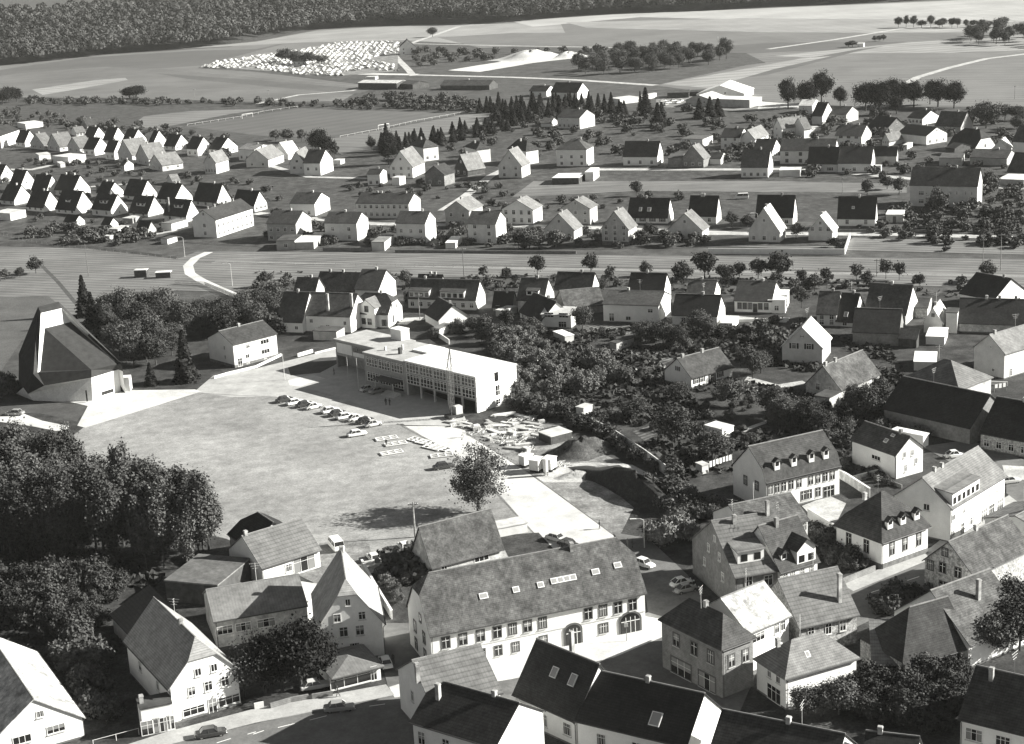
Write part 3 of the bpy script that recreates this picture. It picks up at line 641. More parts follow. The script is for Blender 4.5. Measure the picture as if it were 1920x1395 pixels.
H('E', (1290, 158), 180, 1345, 1248, 110, 'small pale roofed hut behind the settlement houses', name='garden_hut', cat='hut', ang=25, roof='g', ch=())
shed('E', (75, 402), 456, -60, 190, 'long flat white garage at the left photo edge', ang=150, name='garage', cat='garage')
shed('E', (820, 572), 606, 775, 850, 'white cube shed by the meadow', ang=150, kind='flat')
shed('E', (990, 440), 470, 915, 1060, 'open flat roofed garage with terrace in front of a dormer house', ang=150, name='garage', cat='garage', wall='g')
shed('E', (1280, 478), 530, 1203, 1400, 'white walled garage beside the rightmost dormer house', ang=150, name='garage', cat='garage', wall='w', roof='g')
shed('E', (1250, 592), 630, 1200, 1322, 'low flat shed with bright side on the meadow edge', ang=150, wall='w', roof='k')
shed('E', (880, 520), 555, 810, 975, 'low white outhouse with flat pale roof among garden bushes', ang=150)
shed('E', (1090, 825), 880, 1000, 1106, 'grey board field shed with pale roof in the meadow', ang=175, wall='d')
shed('E', (1270, 840), 868, 1160, 1282, 'long field shed with bright white roof in the meadow', ang=178, wall='d', roof='w')
H('E', (1610, 445), 585, (1885, 357), (1437, 437), 375, 'long pale apartment block with four chimneys beside the settlement', name='apartment_block', cat='apartment block', roof='m', wall='w', f='2x8', gw='2x1a', ch=(.12, .3, .62, .8))
# ---- rear rows (tile A)
H('A', (0, 1015), 1110, 142, -180, 3.0, 'long white walled house with dark roof at the far left edge', roof='d', ang=35, ch=())
GSH('A', (185, 1060), 1100, 118, 277, 975, 'leftmost dark roofed house of the rear settlement row')
for C_, b_, A_, B_, ap_, lb in (((325, 1080), 1122, 395, 225, 1000, 'grey gabled house with low white side wall, far left of the rear rows'),
  ((445, 1095), 1135, 560, 355, 1000, 'pale roofed grey house with gable turned to the viewer beside the flat hall'),
  ((595, 1105), 1150, 690, 505, 1025, 'brown roofed gabled house behind the flat white hall'),
  ((985, 1155), 1220, 1130, 880, 1045, 'grey gabled house with flue pipe on its pale roof'),
  ((1110, 1185), 1240, 1250, 1015, 1078, 'grey gabled house with small roof dormer in the rear rows'),
  ((1212, 1235), 1282, 1365, 1115, 1155, 'cream gabled house behind the bush with three gable windows')):
    GSH('A', C_, b_, A_, B_, ap_, lb, ang=28, wall='c', roof='g', gw='1x2a')
H('A', (1610, 1212), 1302, (1705, 1185), (1440, 1235), 1145, 'cream house with bright right wall and five gable windows above the gardens', wall='c', roof='g', gw='1x4a')
for C_, b_, A_, B_, ap_, lb, fx in (((700, 1022), 3, 630, 788, 948, 'dark roofed house first from the left of the rearmost gable row', ''),
  ((840, 1045), 3, 770, 942, 950, 'dark roofed house second from the left of the rearmost gable row', ''),
  ((990, 1050), 3, 915, 1092, 965, 'dark roofed house third from the left of the rearmost gable row', ''),
  ((1145, 1068), 3, 1110, 1248, 975, 'narrow white gable house fourth in the rearmost gable row', ''),
  ((1310, 1090), 1125, 1225, 1413, 1005, 'white gable house with three gable windows in the rearmost row', '1x3'),
  ((1475, 1110), 1168, 1395, 1580, 1023, 'dark roofed house with grey front wall in the rearmost row', ''),
  ((1645, 1115), 1160, 1560, 1775, 1028, 'broad white gable house at the right end of the rearmost row', '1x2'),
  ((705, 1112), 1165, 625, 813, 1028, 'white gable house directly right of the flat white hall', ''),
  ((852, 1132), 1195, 782, 936, 1050, 'white gable house between two grey roofed houses', '')):
    GSH('A', C_, b_, A_, B_, ap_, lb, gw=fx)
GSH('A', (928, 1235), 1280, 900, 996, 1195, 'tiny white gabled cottage with one round window between bushes', roof='m')
H('A', (570, 992), 1022, 640, 530, 950, 'low far house with pale front behind the settlement', ang=25, roof='g', f='1x3', grp=GS)
H('A', (650, 938), 960, 800, 605, 890, 'farthest dark roofed farmhouse behind the settlement', ang=10, roof='m', wall='g', grp=GS)
shed('A', (190, 928), 965, 320, 128, 'long white flat hall far left beyond the settlement', ang=15, name='hall', cat='hall')
shed('A', (290, 1160), 1200, 376, 266, 'small flat white building left of the flat hall', ang=25, name='garage', cat='garage')
shed('A', (510, 1178), 1232, 640, 392, 'white flat roofed hall in the middle of the rear settlement', ang=25, name='hall', cat='hall')
shed('A', (450, 1225), 1248, 486, 425, 'tiny white box shed on the pale settlement lane', ang=25)
H('A', (1900, 1120), 1205, 1780, 2040, 1.6, 'low white house with three front windows behind the tall gable', roof='g', ang=165, f='1x3', name='bungalow')
# ================================================================ tile B: middle distance, top centre
H('B', (90, 1190), 1252, (205, 1150), (-75, 1185), 1118, 'grey gabled house beside the low white house', wall='c', roof='g', gw='1x2')
H('B', (238, 1150), 1195, 327, 135, 1065, 'white hall with bright white roof and tall flue behind the gabled house', wall='w', roof='w', ang=25, name='workshop_hall', cat='hall', ch=((.5, .5),))
H('B', (478, 1215), 1312, 355, 572, 1118, 'white corner house with dark roof and garage basement', wall='w', roof='d', f='1x2', gr=((.35, 3.6, .6, .9), (.65, 3.6, .6, .9)), plinth=1.6)
H('B', (362, 1216), 1298, (430, 1180), (250, 1212), 1130, 'front gable wing of the white corner house with pale roof', wall='w', roof='g', fr=(), gr=((.25, 2.2, .7, .8), (.7, 2.2, 1.1, 1), (.5, 5, 1, .9)), name='house_wing', cat='house')
shed('B', (630, 1200), 1228, 575, 662, 'flat white garage on the lawn right of the corner house', ang=160, name='garage', cat='garage')
H('B', (1168, 1245), 1335, (1258, 1205), (998, 1248), 1130, 'white gabled house with six gable windows left of the track', wall='w', roof='g', gw='2x3a')
H('B', (925, 1300), 1390, 830, 975, 1262, 'small white house with two large front windows and tall gable', wall='w', roof='d', f='1x2', ang=165)
shed('B', (1070, 1330), 1387, 1015, 1115, 'bright white garage cube in front of the six window gable', ang=150, name='garage', cat='garage')
H('B', (1250, 1105), 1208, 1360, 1150, 1030, 'white house with hipped dark roof half hidden by spruces', kind='hip', wall='w', roof='m', ang=20, f='1x2')
H('B', (1580, 1268), 1322, 1662, (1425, 1290), 1155, 'dark walled gabled house with bright roof slope and low white side', wall='d', roof='g', ang=38, gw='1x2a', D=8.5, L=9)
H('B', (1650, 1118), 1220, 1750, 1560, 1055, 'white hipped house with grey roof among trees behind the dark house', kind='hip', wall='w', roof='m', ang=25)
H('B', (1405, 1305), 1392, (1482, 1283), (1262, 1300), 1240, 'low dark brick house with pale roof corner beside the track', wall='b', roof='m', gw='1x2', name='bungalow')
H('C', (70, 1238), 1335, (133, 1210), (-103, 1228), 1120, 'cream gabled house with arched gable windows right of the track', wall='c', roof='g', gw='2x2a')
H('C', (105, 1130), 1232, 195, -30, 1040, 'white hipped house with dark left slope behind the arched gable', kind='hip', wall='w', roof='m', ang=22)
H('B', (1070, 355), 412, 1054, 1194, 298, 'lonely white gabled house beside the wrecking yard', ang=140, roof='d', wall='w', gw='2x2', L=11)
H('B', (370, 455), 3.0, 270, 388, 3.0, 'dark roofed cottage with pale front inside the wrecking yard', ang=162, roof='d', f='1x3', D=8)
H('B', (1050, 622), 668, 803, 1135, 600, 'long low dark workshop hall with pale sheet roof south of the yard', ang=170, roof='l', wall='d', name='workshop_hall', cat='hall', ch=(), L=30)
H('B', (1170, 632), 668, 1055, 1290, 606, 'shorter dark workshop hall propped with tilted boards', ang=170, roof='m', wall='d', name='workshop_hall', cat='hall', ch=())
H('B', (1742, 638), 672, 1378, 1806, 597, 'long dark timber barn with grey gable near the spruces', ang=172, roof='k', wall='d', name='barn', cat='barn', ch=(.5,))
shed('B', (890, 575), 592, 820, 912, 'small white box building behind the pale sheet roof', ang=165)
# ================================================================ tile C
H('C', (258, 680), 722, 130, 321, 640, 'dark roofed house with white gable behind the spruces', roof='d', ang=150)
H('C', (488, 690), 745, 290, 572, 618, 'broad dark roofed inn with white chimney behind the spruces', roof='d', ang=150, ch=(.5,), gw='1x2')
shed('C', (800, 742), 780, 730, 948, 'long flat white pavilion with yard beyond the spruces', ang=155, name='pavilion', cat='building', roof='l')
shed('C', (970, 715), 748, 950, 1080, 'second flat white pavilion right of the first, seen end on', ang=155, name='pavilion', cat='building', roof='l')
H('C', (1320, 690), 730, 1160, 1330, 670, 'low dark open barn left of the white factory hall', roof='k', wall='d', ang=172, name='barn', cat='barn', ch=())
H('C', (1470, 685), 715, 1330, 1482, 672, 'second low dark barn touching the white factory hall', roof='m', wall='d', ang=172, name='barn', cat='barn', ch=())
H('C', (1735, 700), 745, 1740, 1380, 640, 'large white factory hall with wide shallow gable', roof='w', wall='w', ang=70, L=26, name='factory_hall', cat='factory hall', ch=(), gr=((.4, 3.3, .8, .8),))
shed('C', (1775, 748), 806, 1500, 1867, 'flat white roofed front part of the factory with grey long wall', ang=165, name='factory_annex', cat='factory hall', wall='g', roof='w')
H('C', (1495, 748), 795, 1500, 1300, 712, 'grey gabled side hall in front of the factory hall', ang=60, L=18, roof='l', wall='g', name='side_hall', cat='hall', ch=(), gr=((.3, 1.8, .9, .8),))
H('C', (505, 880), 966, 340, 617, 820, 'white gabled house with grey roof standing apart left of the young trees', f='1x5', gw='', roof='m', wall='c', fr=((.55, 3.9, .5, .7), (.8, 3.9, .5, .7)))
H('C', (290, 920), 948, 215, 337, 882, 'little annex building with white gable left of the standing apart house', roof='m', wall='w', name='annex', cat='annex', ch=())
H('C', (555, 1118), 1248, 330, 608, 1040, 'white two storey house with grey hipped roof above the open garage', kind='hip', f='2x3', wall='w', roof='m', ch=(.3,))
shed('C', (498, 1330), 1378, 300, 545, 'open flat roofed carport with white roof edge in the hollow', ang=170, name='carport', cat='carport', wall='d', roof='w')
shed('C', (608, 1288), 1355, 545, 650, 'grey box garage with white side right of the open carport', ang=165, name='garage', cat='garage', wall='w', roof='w')
H('C', (1085, 1165), 1242, 830, 1128, 1055, 'white one storey house with big dark roof and three front windows', f='1x3', wall='w', roof='d', wh=1.4)
H('C', (1430, 1185), 1255, (1478, 1165), (1270, 1180), 1088, 'dark walled gabled house with bright roof slope in the hollow', wall='b', roof='g', gw='1x3')
shed('C', (1268, 1180), 1252, 1166, 1290, 'low dark flat wing left of the dark gabled house', ang=170, wall='b', roof='k', name='house_wing', cat='wing')
shed('C', (1425, 1042), 1100, 1265, 1500, 'flat roofed building with white upper box behind the dark gable', ang=172, wall='w', roof='g', name='flat_building', cat='building')
H('C', (1560, 1185), 1235, 1470, 1602, 1140, 'small white gabled cottage with bright gable right of the dark house', roof='d', wall='w')
H('C', (1700, 1027), 1115, 1560, 1765, 960, 'white two storey house with four front windows', f='2x2', roof='d', wall='w')
H('C', (1815, 1040), 1112, (1915, 1000), (1705, 1040), 972, 'white front gable with pale roof joined to the four window house', roof='g', wall='w', gw='1x2')
# ================================================================ tile D
H('D', (103, 955), 1040, (268, 932), (-15, 955), 888, 'large bright white house with pale roof and two chimneys', roof='g', wall='w', ch=(.2, .8), gr=((.6, 1, .6, .8), (.6, 4, .6, .8)))
H('D', (270, 962), 1035, (322, 955), (180, 965), 4.5, 'narrow white house with patchy pale roof behind the bright white house', roof='g', wall='w', D=8)
shed('D', (322, 955), 985, 382, 300, 'low white porch building with dark opening', ang=25)
H('D', (405, 865), 932, 330, 492, 765, 'dark roofed house with grey wall below the tall trees', roof='d', wall='c')
H('D', (585, 855), 920, 430, 675, 795, 'brown roofed house with bright rounded gable below the tall trees', roof='m', wall='g')
H('D', (700, 1015), 1092, 505, 772, 935, 'white gabled house with dark boarded upper floor', roof='m', wall='w', fr=((.2, 3.2, 1.6, 1), (.5, 3.2, 1.6, 1), (.8, 3.2, 1.6, 1)), ch=(.3, .8))
H('D', (498, 1122), 1230, 90, 527, 1037, 'long cream terrace house with two rows of framed windows', roof='m', wall='c', f='2x4', ws='d')
H('D', (520, 1215), 1292, 300, 540, 1098, 'grey fronted half of the long dark roofed double house', roof='d', wall='c', f='1x2', ws='ws')
H('D', (770, 1216), 1294, 522, 800, 1095, 'white half of the long dark roofed double house above a dark cellar', roof='d', wall='w', f='1x3')
shed('D', (845, 1240), 1292, 772, 850, 'white flat terrace annex at the end of the double house', ang=160, name='annex', cat='annex')
H('D', (960, 1160), 1240, 765, 973, 1095, 'dark roofed house hidden by bushes right of the double house', roof='d', wall='g')
H('D', (878, 975), 1010, 800, 1045, 880, 'brick gabled house with brown front gable and dark roof', roof='d', wall='b', ang=125, gw='1x2a', L=13)
H('D', (905, 1050), 1092, (1005, 1030), (780, 1060), 1000, 'low grey roofed house with bright right end', roof='g', wall='c', gw='1x3')
shed('D', (1040, 1085), 1112, 1008, 1080, 'small white box beside the low grey roofed house', ang=150)
H('D', (1155, 885), 935, 1045, 1281, 825, 'white house with dark roof and windowed front below the tree row', roof='d', wall='w', f='1x4', gr=((.7, 3.5, .5, .7),))
H('D', (1185, 1015), 1088, 1040, 1338, 950, 'white gabled house with three arched gable windows and broad dark roof', roof='d', wall='w', gw='1x3a', L=16)
H('D', (1440, 945), 992, 1250, 1530, 838, 'brown roofed farmhouse partly hidden behind shrubs', roof='m', wall='g')
H('D', (1548, 1105), 1125, 1450, 1700, 973, 'dark roofed house with clipped white gable and one window', roof='d', wall='w', kind='half', k=.5, gr=((.5, 1.4, 1, 1.3),), L=14)
H('D', (1395, 1110), 1162, 1330, 1512, 1072, 'small dark timber gable building behind the big cream house', roof='d', wall='d', name='barn', cat='barn', ch=(), ang=125)
shed('D', (1450, 1182), 1240, 1280, 1470, 'grey row garage behind the big cream house', ang=172, wall='g', roof='k', name='garage', cat='garage')
H('D', (1785, 1182), 1245, 1510, 1850, 1120, 'long brown roofed building with low pale wall near the right edge', roof='m', wall='g')
H('D', (1790, 1112), 1146, 1880, 1770, 1045, 'small white gabled annex with three windows near the right edge', ang=60, roof='l', wall='w', L=8, D=6)
H('D', (1990, 1290), 1350, 1790, 2100, 1150, 'big dark barn roof cut by the right photo edge', roof='m', wall='g', name='barn', cat='barn', ch=())
H('D', (1960, 1060), 1160, 1830, 2060, 940, 'dark roofed house behind the small white annex at the right edge', roof='m', wall='w')
H('D', (330, 790), 4.0, 230, 390, 745, 'white house glimpsed between the tall tree trunks', roof='l', wall='w', ang=165)
shed('H', (1913, 152), 200, 1722, 1990, 'flat roofed grey garage row at the right photo edge', ang=172, wall='g', roof='l', name='garage', cat='garage')
shed('D', (715, 325), 352, 665, 722, 'lone white hut on the far field', ang=160)
# ================================================================ middle rows (tiles F G H)
H('F', (295, 475), 615, 80, 411, 380, 'grey fronted two storey house first in the row above the meadow', f='2x4', roof='m', wall='g', ch=(.4,))
H('F', (750, 470), 612, 510, 836, 390, 'white two storey house second in the row above the meadow', f='2x2', roof='m', wall='c', ch=(.5,), fr=())
H('F', (1262, 472), 628, 1045, 1341, 384, 'tall white house third in the row above the meadow', f='2x3', roof='m', wall='c', ch=(.25,))
H('F', (1790, 475), 632, 1580, 1866, 385, 'tall pale house fourth in the row, with four pairs of windows', f='3x2', roof='m', wall='c', ch=(.4,))
H('F', (437, 325), 425, 255, 548, 244, 'white gabled house with recessed balcony behind the first row house', f='1x2', roof='m', wall='w', gr=((.1, 2.5, .4, 2),))
H('F', (1140, 325), 440, 750, 1227, 250, 'long apartment house with two stair windows and three chimneys', f='2x9', roof='m', wall='c', ch=(.15, .62, .7), name='apartment_block', cat='apartment block')
H('F', (1590, 378), 505, (1692, 335), (1411, 360), 308, 'grey gabled house with bright side wall behind the fourth row house', gw='2x2', roof='g', wall='g')
shed('F', (288, 603), 672, 150, 345, 'grey plastered garage with one window along the meadow wall', ang=172, name='garage', cat='garage', wall='g', roof='k', f='1x1')
shed('F', (430, 615), 668, 292, 497, 'garage with bright white roof along the meadow wall', ang=172, name='garage', cat='garage', wall='g', roof='w')
shed('F', (958, 615), 680, 862, 1030, 'cream garage cube with white canopy along the meadow wall', ang=172, name='garage', cat='garage', wall='c', roof='g')
shed('F', (1490, 620), 663, 1415, 1537, 'small hut with bright lean roof below the fourth row house', ang=172, wall='w', roof='w')
shed('F', (500, 555), 590, 420, 520, 'pale roofed lean-to between the first two row houses', ang=160, wall='g', roof='l')
H('G', (155, 372), 488, (224, 338), (-75, 375), 300, 'white house with wide gable, balcony and six dark windows', gw='2x4', roof='g', wall='w', wh=1.4)
H('G', (580, 362), 487, (637, 332), (368, 378), 298, 'grey gabled house with bright wall and two window rows', gw='2x3a', roof='g', wall='g')
H('G', (462, 520), 600, (523, 488), (243, 520), 400, 'pale gabled house with shed dormer on its bright roof slope', gw='1x3a', roof='g', wall='c')
H('G', (868, 515), 642, (930, 480), (670, 512), 385, 'grey gabled house with eight windows and stone cellar', gw='3x3a', roof='g', wall='g', plinth=1.3)
H('G', (1160, 425), 482, 865, 1206, 285, 'wide dark roofed house with two skylights and dark shutters', f='1x4', ws='ws', roof='d', wall='w', skl=((.7, .35, 1, 1.5), (.48, .35, 1.3, 1.5)), ch=(.6,))
H('G', (1525, 412), 483, 1320, 1563, 268, 'house with very dark roof, two chimneys and flower box window', f='1x2', roof='d', wall='c', ch=(.6, .52))
H('G', (1420, 525), 602, (1470, 492), (1163, 535), 400, 'cream house with broad gable, balcony and white terrace', gw='1x4a', roof='g', wall='c', fr=())
H('H', (185, 420), 495, -90, 218, 264, 'dark roofed house with one front window behind the bright roofed gable', f='1x3', roof='d', wall='c')
H('H', (88, 535), 622, (132, 498), (-145, 535), 360, 'house with black balcony door and very bright roof slope', gw='1x3a', roof='l', wall='c')
H('H', (480, 530), 612, (518, 495), (302, 527), 418, 'slim grey gabled house at the end of the white garden wall', gw='1x3a', roof='l', wall='c', fz=3.4)
H('H', (800, 425), 515, 522, 817, 276, 'white house with broad dark roof, oval skylight and two wide windows', f='1x2', roof='d', wall='w', skl=((.6, .4, .9, .9),), ch=(.45,), wh=1.4, plinth=.9)
shed('H', (1008, 410), 470, 882, 1022, 'single garage with bright roof and dark door', ang=172, name='garage', cat='garage', wall='g', roof='w', door=.5)
H('H', (1565, 192), 362, 1062, 1602, 60, 'big cream house with brown roof and many windows behind a tall bush', fr=((.08, 4.6, .35, 1.1), (.17, 4.6, .35, 1.1), (.3, 4.6, .35, 1.1), (.39, 4.6, .35, 1.1), (.6, 4.3, 1.6, 1.3), (.83, 4.3, 1.6, 1.3), (.6, 1.5, 1.6, 1.3), (.83, 1.5, 1.6, 1.3), (.1, .8, .7, .5), (.2, .8, .7, .5)), roof='m', wall='c')
H('C', (1912, 1245), 1332, 1712, 1950, 1115, 'white fronted house with four small windows left of the double house', f='1x4', roof='m', wall='w')
H('D', (33, 1122), 1170, -110, 93, 1040, 'dark roofed house with narrow white gable beside the framed window terrace', roof='d', wall='w')
shed('D', (240, 1272), 1320, 85, 250, 'low pale outbuilding with bright roof corner in front of the terrace', ang=172, wall='c', roof='l')
# ================================================================ old village row (tiles F G H lower half)
H('F', (440, 985), 4.0, 285, 510, 880, 'dark tiled roof at the left end of the back row of the village', roof='m', wall='o')
H('F', (740, 978), 1003, 445, 830, 842, 'long cream farmhouse with brown roof in the back row', f='1x6', roof='m', wall='c', ch=(.42, .75))
H('F', (915, 967), 4.6, 740, 1042, 822, 'brown roofed house with tall white gable in the back row', f='', roof='m', wall='w', gr=((.45, 5.6, .3, 1),), ch=(.4,))
H('F', (345, 1205), 1300, 160, 520, 990, 'big steep dark roof with low white wall by the trees', roof='m', wall='w', fr=((.25, 1.2, .8, .8),), ch=(.45,), D=11, gw='', door=None)
H('F', (702, 1165), 1300, 358, 800, 1000, 'wide brown tiled farmhouse with garage door and two chimneys', roof='m', wall='w', fr=((.85, 2.7, .9, .9), (.5, .2, 1, 2), (.12, 2.4, .7, .9)), ch=((.02, .2), (.5, .1)), D=11)
H('F', (985, 1148), 1262, 715, 1090, 1000, 'white village house with half hipped gable and framed windows', kind='half', k=.45, roof='m', wall='w', fr=((.9, .9, 1.7, 1), (.85, 3.6, .9, 1.3), (.12, 3.8, 1, 1.2), (.12, .9, 1, 1.4)), gr=((.3, 4.6, .4, 1.3), (.6, 4.6, .4, 1.3), (.35, 1, .5, 1.8)), ws='d')
H('F', (882, 1102), 1265, (925, 1085), (765, 1100), 1045, 'front gable wing with dark framed windows on the white village house', roof='g', wall='w', ws='d', gr=((.35, 1.2, 1, 1.4), (.72, 1.2, 1, 1.4), (.5, 4.6, 1, 1.4)), L=7, name='house_wing', cat='wing', ch=())
shed('F', (515, 1150), 1275, 345, 560, 'white box annex with dark slot window on the wide farmhouse', ang=160, name='annex', cat='annex', roof='w', D=2.5, fr=((.5, 3.6, 4.6, .6),))
shed('F', (600, 1285), 1355, 425, 660, 'flat garage with walled terrace below the farmhouse', ang=160, name='garage', cat='garage', wall='g', roof='k')
H('F', (1380, 965), 4.2, 1205, 1418, 858, 'back roof with two pale flues behind the dormer house', roof='m', wall='w', ch=(.3, .5))
H('F', (1640, 1040), 1130, 1192, 1712, 900, 'large cream house with two big wall dormers', f='1x8', roof='m', wall='c', gr=(), dorm=((.83, 6, 1.9, 'shed', -.05, 'c'), (.34, 7, 1.9, 'shed', -.05, 'c')), L=20, ch=(.8,))
H('F', (1365, 1197), 1275, (1262, 1138), (1590, 1170), 1085, 'white broad gabled house with dark roof in front of the dormer house', roof='d', wall='w', gr=((.6, .8, 1, 1.6), (.25, 1, .8, .8)), ch=(.2,))
shed('F', (1372, 1265), 1320, 1315, 1462, 'small white flat annex with garden wall beside the broad gable', ang=150, name='annex', cat='annex', roof='g')
H('G', (0, 1092), 1132, -143, 40, 985, 'dark roofed house with paired windows left of the ruined yard', f='1x2', roof='d', wall='g')
shed('F', (1845, 1130), 1165, 1790, 1950, 'low lean-to with pale roof beside the dark roofed house', ang=140, wall='g', roof='l')
H('G', (235, 1045), 4.0, 40, 315, 886, 'dark roofed house with leaning bright gable and roof dormer', roof='m', wall='o', dorm=((.45, 3.4, 1.2, 'shed', .8),), ch=(.4,))
H('G', (592, 968), 4.4, 320, 650, 843, 'brown tiled house with narrow white gable end in the back row', roof='m', wall='c')
H('G', (1130, 985), 1100, 868, 1186, 848, 'dark roofed house with tall white gable and two small gable windows', roof='d', wall='w', gr=((.3, 4.2, .3, 1), (.6, 4.2, .3, 1)), ch=(.55,))
H('G', (1505, 1008), 4.0, 1305, 1556, 898, 'dark tiled house with bright gable behind the large dark roof', roof='m', wall='w', ch=(.55,))
H('G', (400, 1105), 1165, (688, 1078), (328, 1040), 978, 'old grey barn with mottled tiles and dark left gable', roof='r', wall='b', name='barn', cat='barn', ch=())
H('G', (1095, 1087), 1225, 680, 1182, 985, 'long white barn house with rail under the eaves', roof='m', wall='w', fr=((.85, .4, 1.2, 2), (.55, .8, 1.2, .9), (.15, 3, 1.2, .9)), ch=(.65,), gr=((.15, 3.6, .4, 1.2),))
H('G', (1532, 1162), 1250, 1198, 1592, 1012, 'dark roofed white house with pointed gable behind the fruit trees', roof='d', wall='w', f='1x2', ch=(.4,))
H('H', (25, 1055), 1150, -251, 92, 910, 'cream village house with row of framed windows and dark door', roof='m', wall='w', fr=((.86, 1.2, .9, 1.5), (.72, 1.2, .9, 1.5), (.58, 1.2, .9, 1.5), (.44, .2, .9, 2.3), (.3, 1.2, .9, 1.5), (.14, 1.2, .9, 1.5)), ws='d', ch=(.35,))
shed('H', (128, 1050), 1150, 0, 158, 'white flat annex with one window at the cream village house', ang=165, name='annex', cat='annex', roof='w', f='1x1')
H('G', (222, 1198), 1258, (38, 1118), (330, 1110), 1060, 'long low white cottage with four windows and dark roof', f='1x4', roof='d', wall='w', L=13)
H('G', (440, 1160), 1262, 222, 452, 1.0, 'white balcony house with corrugated canopy and two balconies', kind='pent', roof='l', wall='w', fr=((.25, 3, 2.4, 1.1), (.75, 3, 2.4, 1.1), (.3, .4, 2, 1.4)), D=4, ch=())
shed('G', (395, 1320), 1360, (308, 1283), (462, 1305), 'pale garden shed below the balcony house', ang=130, wall='c', roof='w')
shed('K', (780, 375), 432, (910, 330), (730, 355), 'dark boarded garden shed with one window among fruit trees', wall='g', roof='k', f='1x1')
shed('G', (1645, 1225), 1268, 1555, 1692, 'white lean-to with open dark front at the pointed gable', ang=160, name='lean_to', roof='l')
H('H', (512, 1150), 1250, 365, 560, 985, 'brown tiled house with pale front left of the big grey roof', roof='m', wall='c', f='2x2')
H('H', (635, 1205), 1258, 512, 730, 1000, 'dark roof with bright skylight between two taller roofs', roof='d', wall='c', f='1x1', skl=((.5, .2, 1, 1.4),))
H('H', (1030, 1152), 1240, 722, 1126, 938, 'large grey tiled house with tall bright gable', roof='m', wall='w', ch=(.5,), gr=())
H('H', (975, 1290), 1395, 633, 1080, 1118, 'dark barn with board wall in front of the grey tiled house', roof='d', wall='b', name='barn', cat='barn', ch=(), D=11)
H('H', (1300, 1212), 1305, (1346, 1150), (1165, 1200), 1108, 'slim gabled house with bright white roof slope', roof='l', wall='c', gr=((.5, 4.3, .8, 1),), L=9)
H('H', (1913, 1228), 1305, 1422, 2000, 1045, 'long dark roofed farmhouse with low pale wall at the right edge', roof='d', wall='o', ch=(.15, .4, .6), D=12)
H('H', (1690, 1042), 3.4, 1437, 1935, 888, 'dark roofed house with white gable and two windows near the right edge', roof='d', wall='w', gw='1x2', ch=(.2,))
H('H', (1190, 1105), 1185, 1095, 1225, 1035, 'small stone annex behind the tall bright gable', roof='m', wall='s', name='annex', cat='annex', ch=())
shed('H', (1415, 1145), 1300, 1330, 1428, 'white high block with dark doorway between two farmhouses', ang=160, name='annex', cat='annex', wall='c', roof='k')
shed('L', (1110, 140), 215, 975, 1125, 'open lean-to with sloping tiled roof beside the dark barn', kind='pent', ap=1.4, roof='m', wall='d', ang=150, name='lean_to')
shed('L', (1320, 130), 190, 1180, 1345, 'low bright garage roof below the slim gabled house', ang=160, wall='w', roof='w', name='garage', cat='garage')
# ================================================================ gardens and right side (tiles K L)
H('K', (1340, 628), 715, (1645, 545), (1140, 552), 488, 'low house with grey gable and white sunny front among the gardens', roof='m', wall='w', fr=((.12, 1, .9, 1.2), (.25, 1, .9, 1.2), (.5, .2, 1, 2), (.7, 1, .9, 1.2)), gr=((.5, 3.4, .7, 1),), ws='ws', ch=(.12, .6))
H('L', (405, 207), 335, (468, 125), (105, 190), 55, 'gabled house with dark shuttered gable windows and very bright roof slope', roof='l', wall='c', gr=((.33, 3.6, 1, 1.3), (.7, 3.6, 1, 1.3), (.5, 6.4, .3, .4)), ws='ws', ch=())
H('L', (545, 520), 2.6, (832, 398), (283, 462), 345, 'old cottage with broad mottled roof and two chimneys', roof='r', wall='o', gr=((.3, 1.6, .8, 1.1), (.65, 1.6, .9, 1.4)), ch=(.05, .3), name='old_cottage')
shed('L', (460, 585), 690, (545, 540), (348, 560), 'ruined flat porch building in front of the old cottage', wall='o', roof='k', name='outbuilding', cat='outbuilding')
H('L', (1425, 525), 4.5, (1010, 440), (1520, 400), 305, 'pale grey hipped roof rising behind the long dark barn', kind='hip', roof='g', wall='o', D=12, name='barn', cat='barn', ch=())
H('L', (1510, 802), 935, (868, 655), (1640, 760), 560, 'long black roofed barn with white edged right gable', roof='d', wall='b', name='barn', cat='barn', ch=(), D=13)
H('L', (1960, 905), 1040, (1590, 835), (1990, 800), 640, 'dark roofed stone farmhouse at the right edge behind the white house', roof='d', wall='s', ch=(.45,), D=13, f='1x4')
H('L', (1768, 247), 447, (1915, 203), (1408, 237), 112, 'large cream gabled house with small gable hatch at the right edge', roof='g', wall='c', gr=((.45, 6.6, .3, .4), (.35, 1.4, .6, .6)), fr=((.6, 4.6, 1, 1), (.15, .5, .6, 1.6)), L=16, ch=(.1,), name='large_house')
H('L', (960, 1002), 1195, (630, 886), (1158, 880), 872, 'modern white house with shallow grey roof and slot window', roof='m', wall='w', fr=((.45, 2.6, 2.2, .7),), gr=((.3, 4, .5, 1), (.6, 4, .5, 1), (.35, 1.2, .5, 1.2), (.75, 2.2, .5, 1)), ch=(.2,), skl=((.35, .4, .9, .9), (.3, .75, .9, .6)), plinth=.2)
shed('L', (1160, 870), 960, 1200, 1060, 'narrow white rear wing with bright flat roof behind the modern house', ang=45, roof='w', D=7, name='house_wing', cat='wing')
shed('L', (1255, 268+50), 385, 1090, 1262, 'small hut with bright roof above the pale hipped roof', ang=170, wall='g', roof='w')
shed('K', (535, 862), 962, (600, 835), (478, 830), 'small pale tool house at the corner of the vegetable beds', wall='c', roof='l')
shed('K', (290, 1075), 1128, (445, 1035), (237, 1028), 'low workers hut with bright streaked roof on the building site', wall='d', roof='l', name='site_hut', cat='hut')
shed('K', (1570, 1022), 1078, (1655, 992), (1440, 975), 'white garden shed with stained flat roof beside a pale path', wall='w', roof='l')
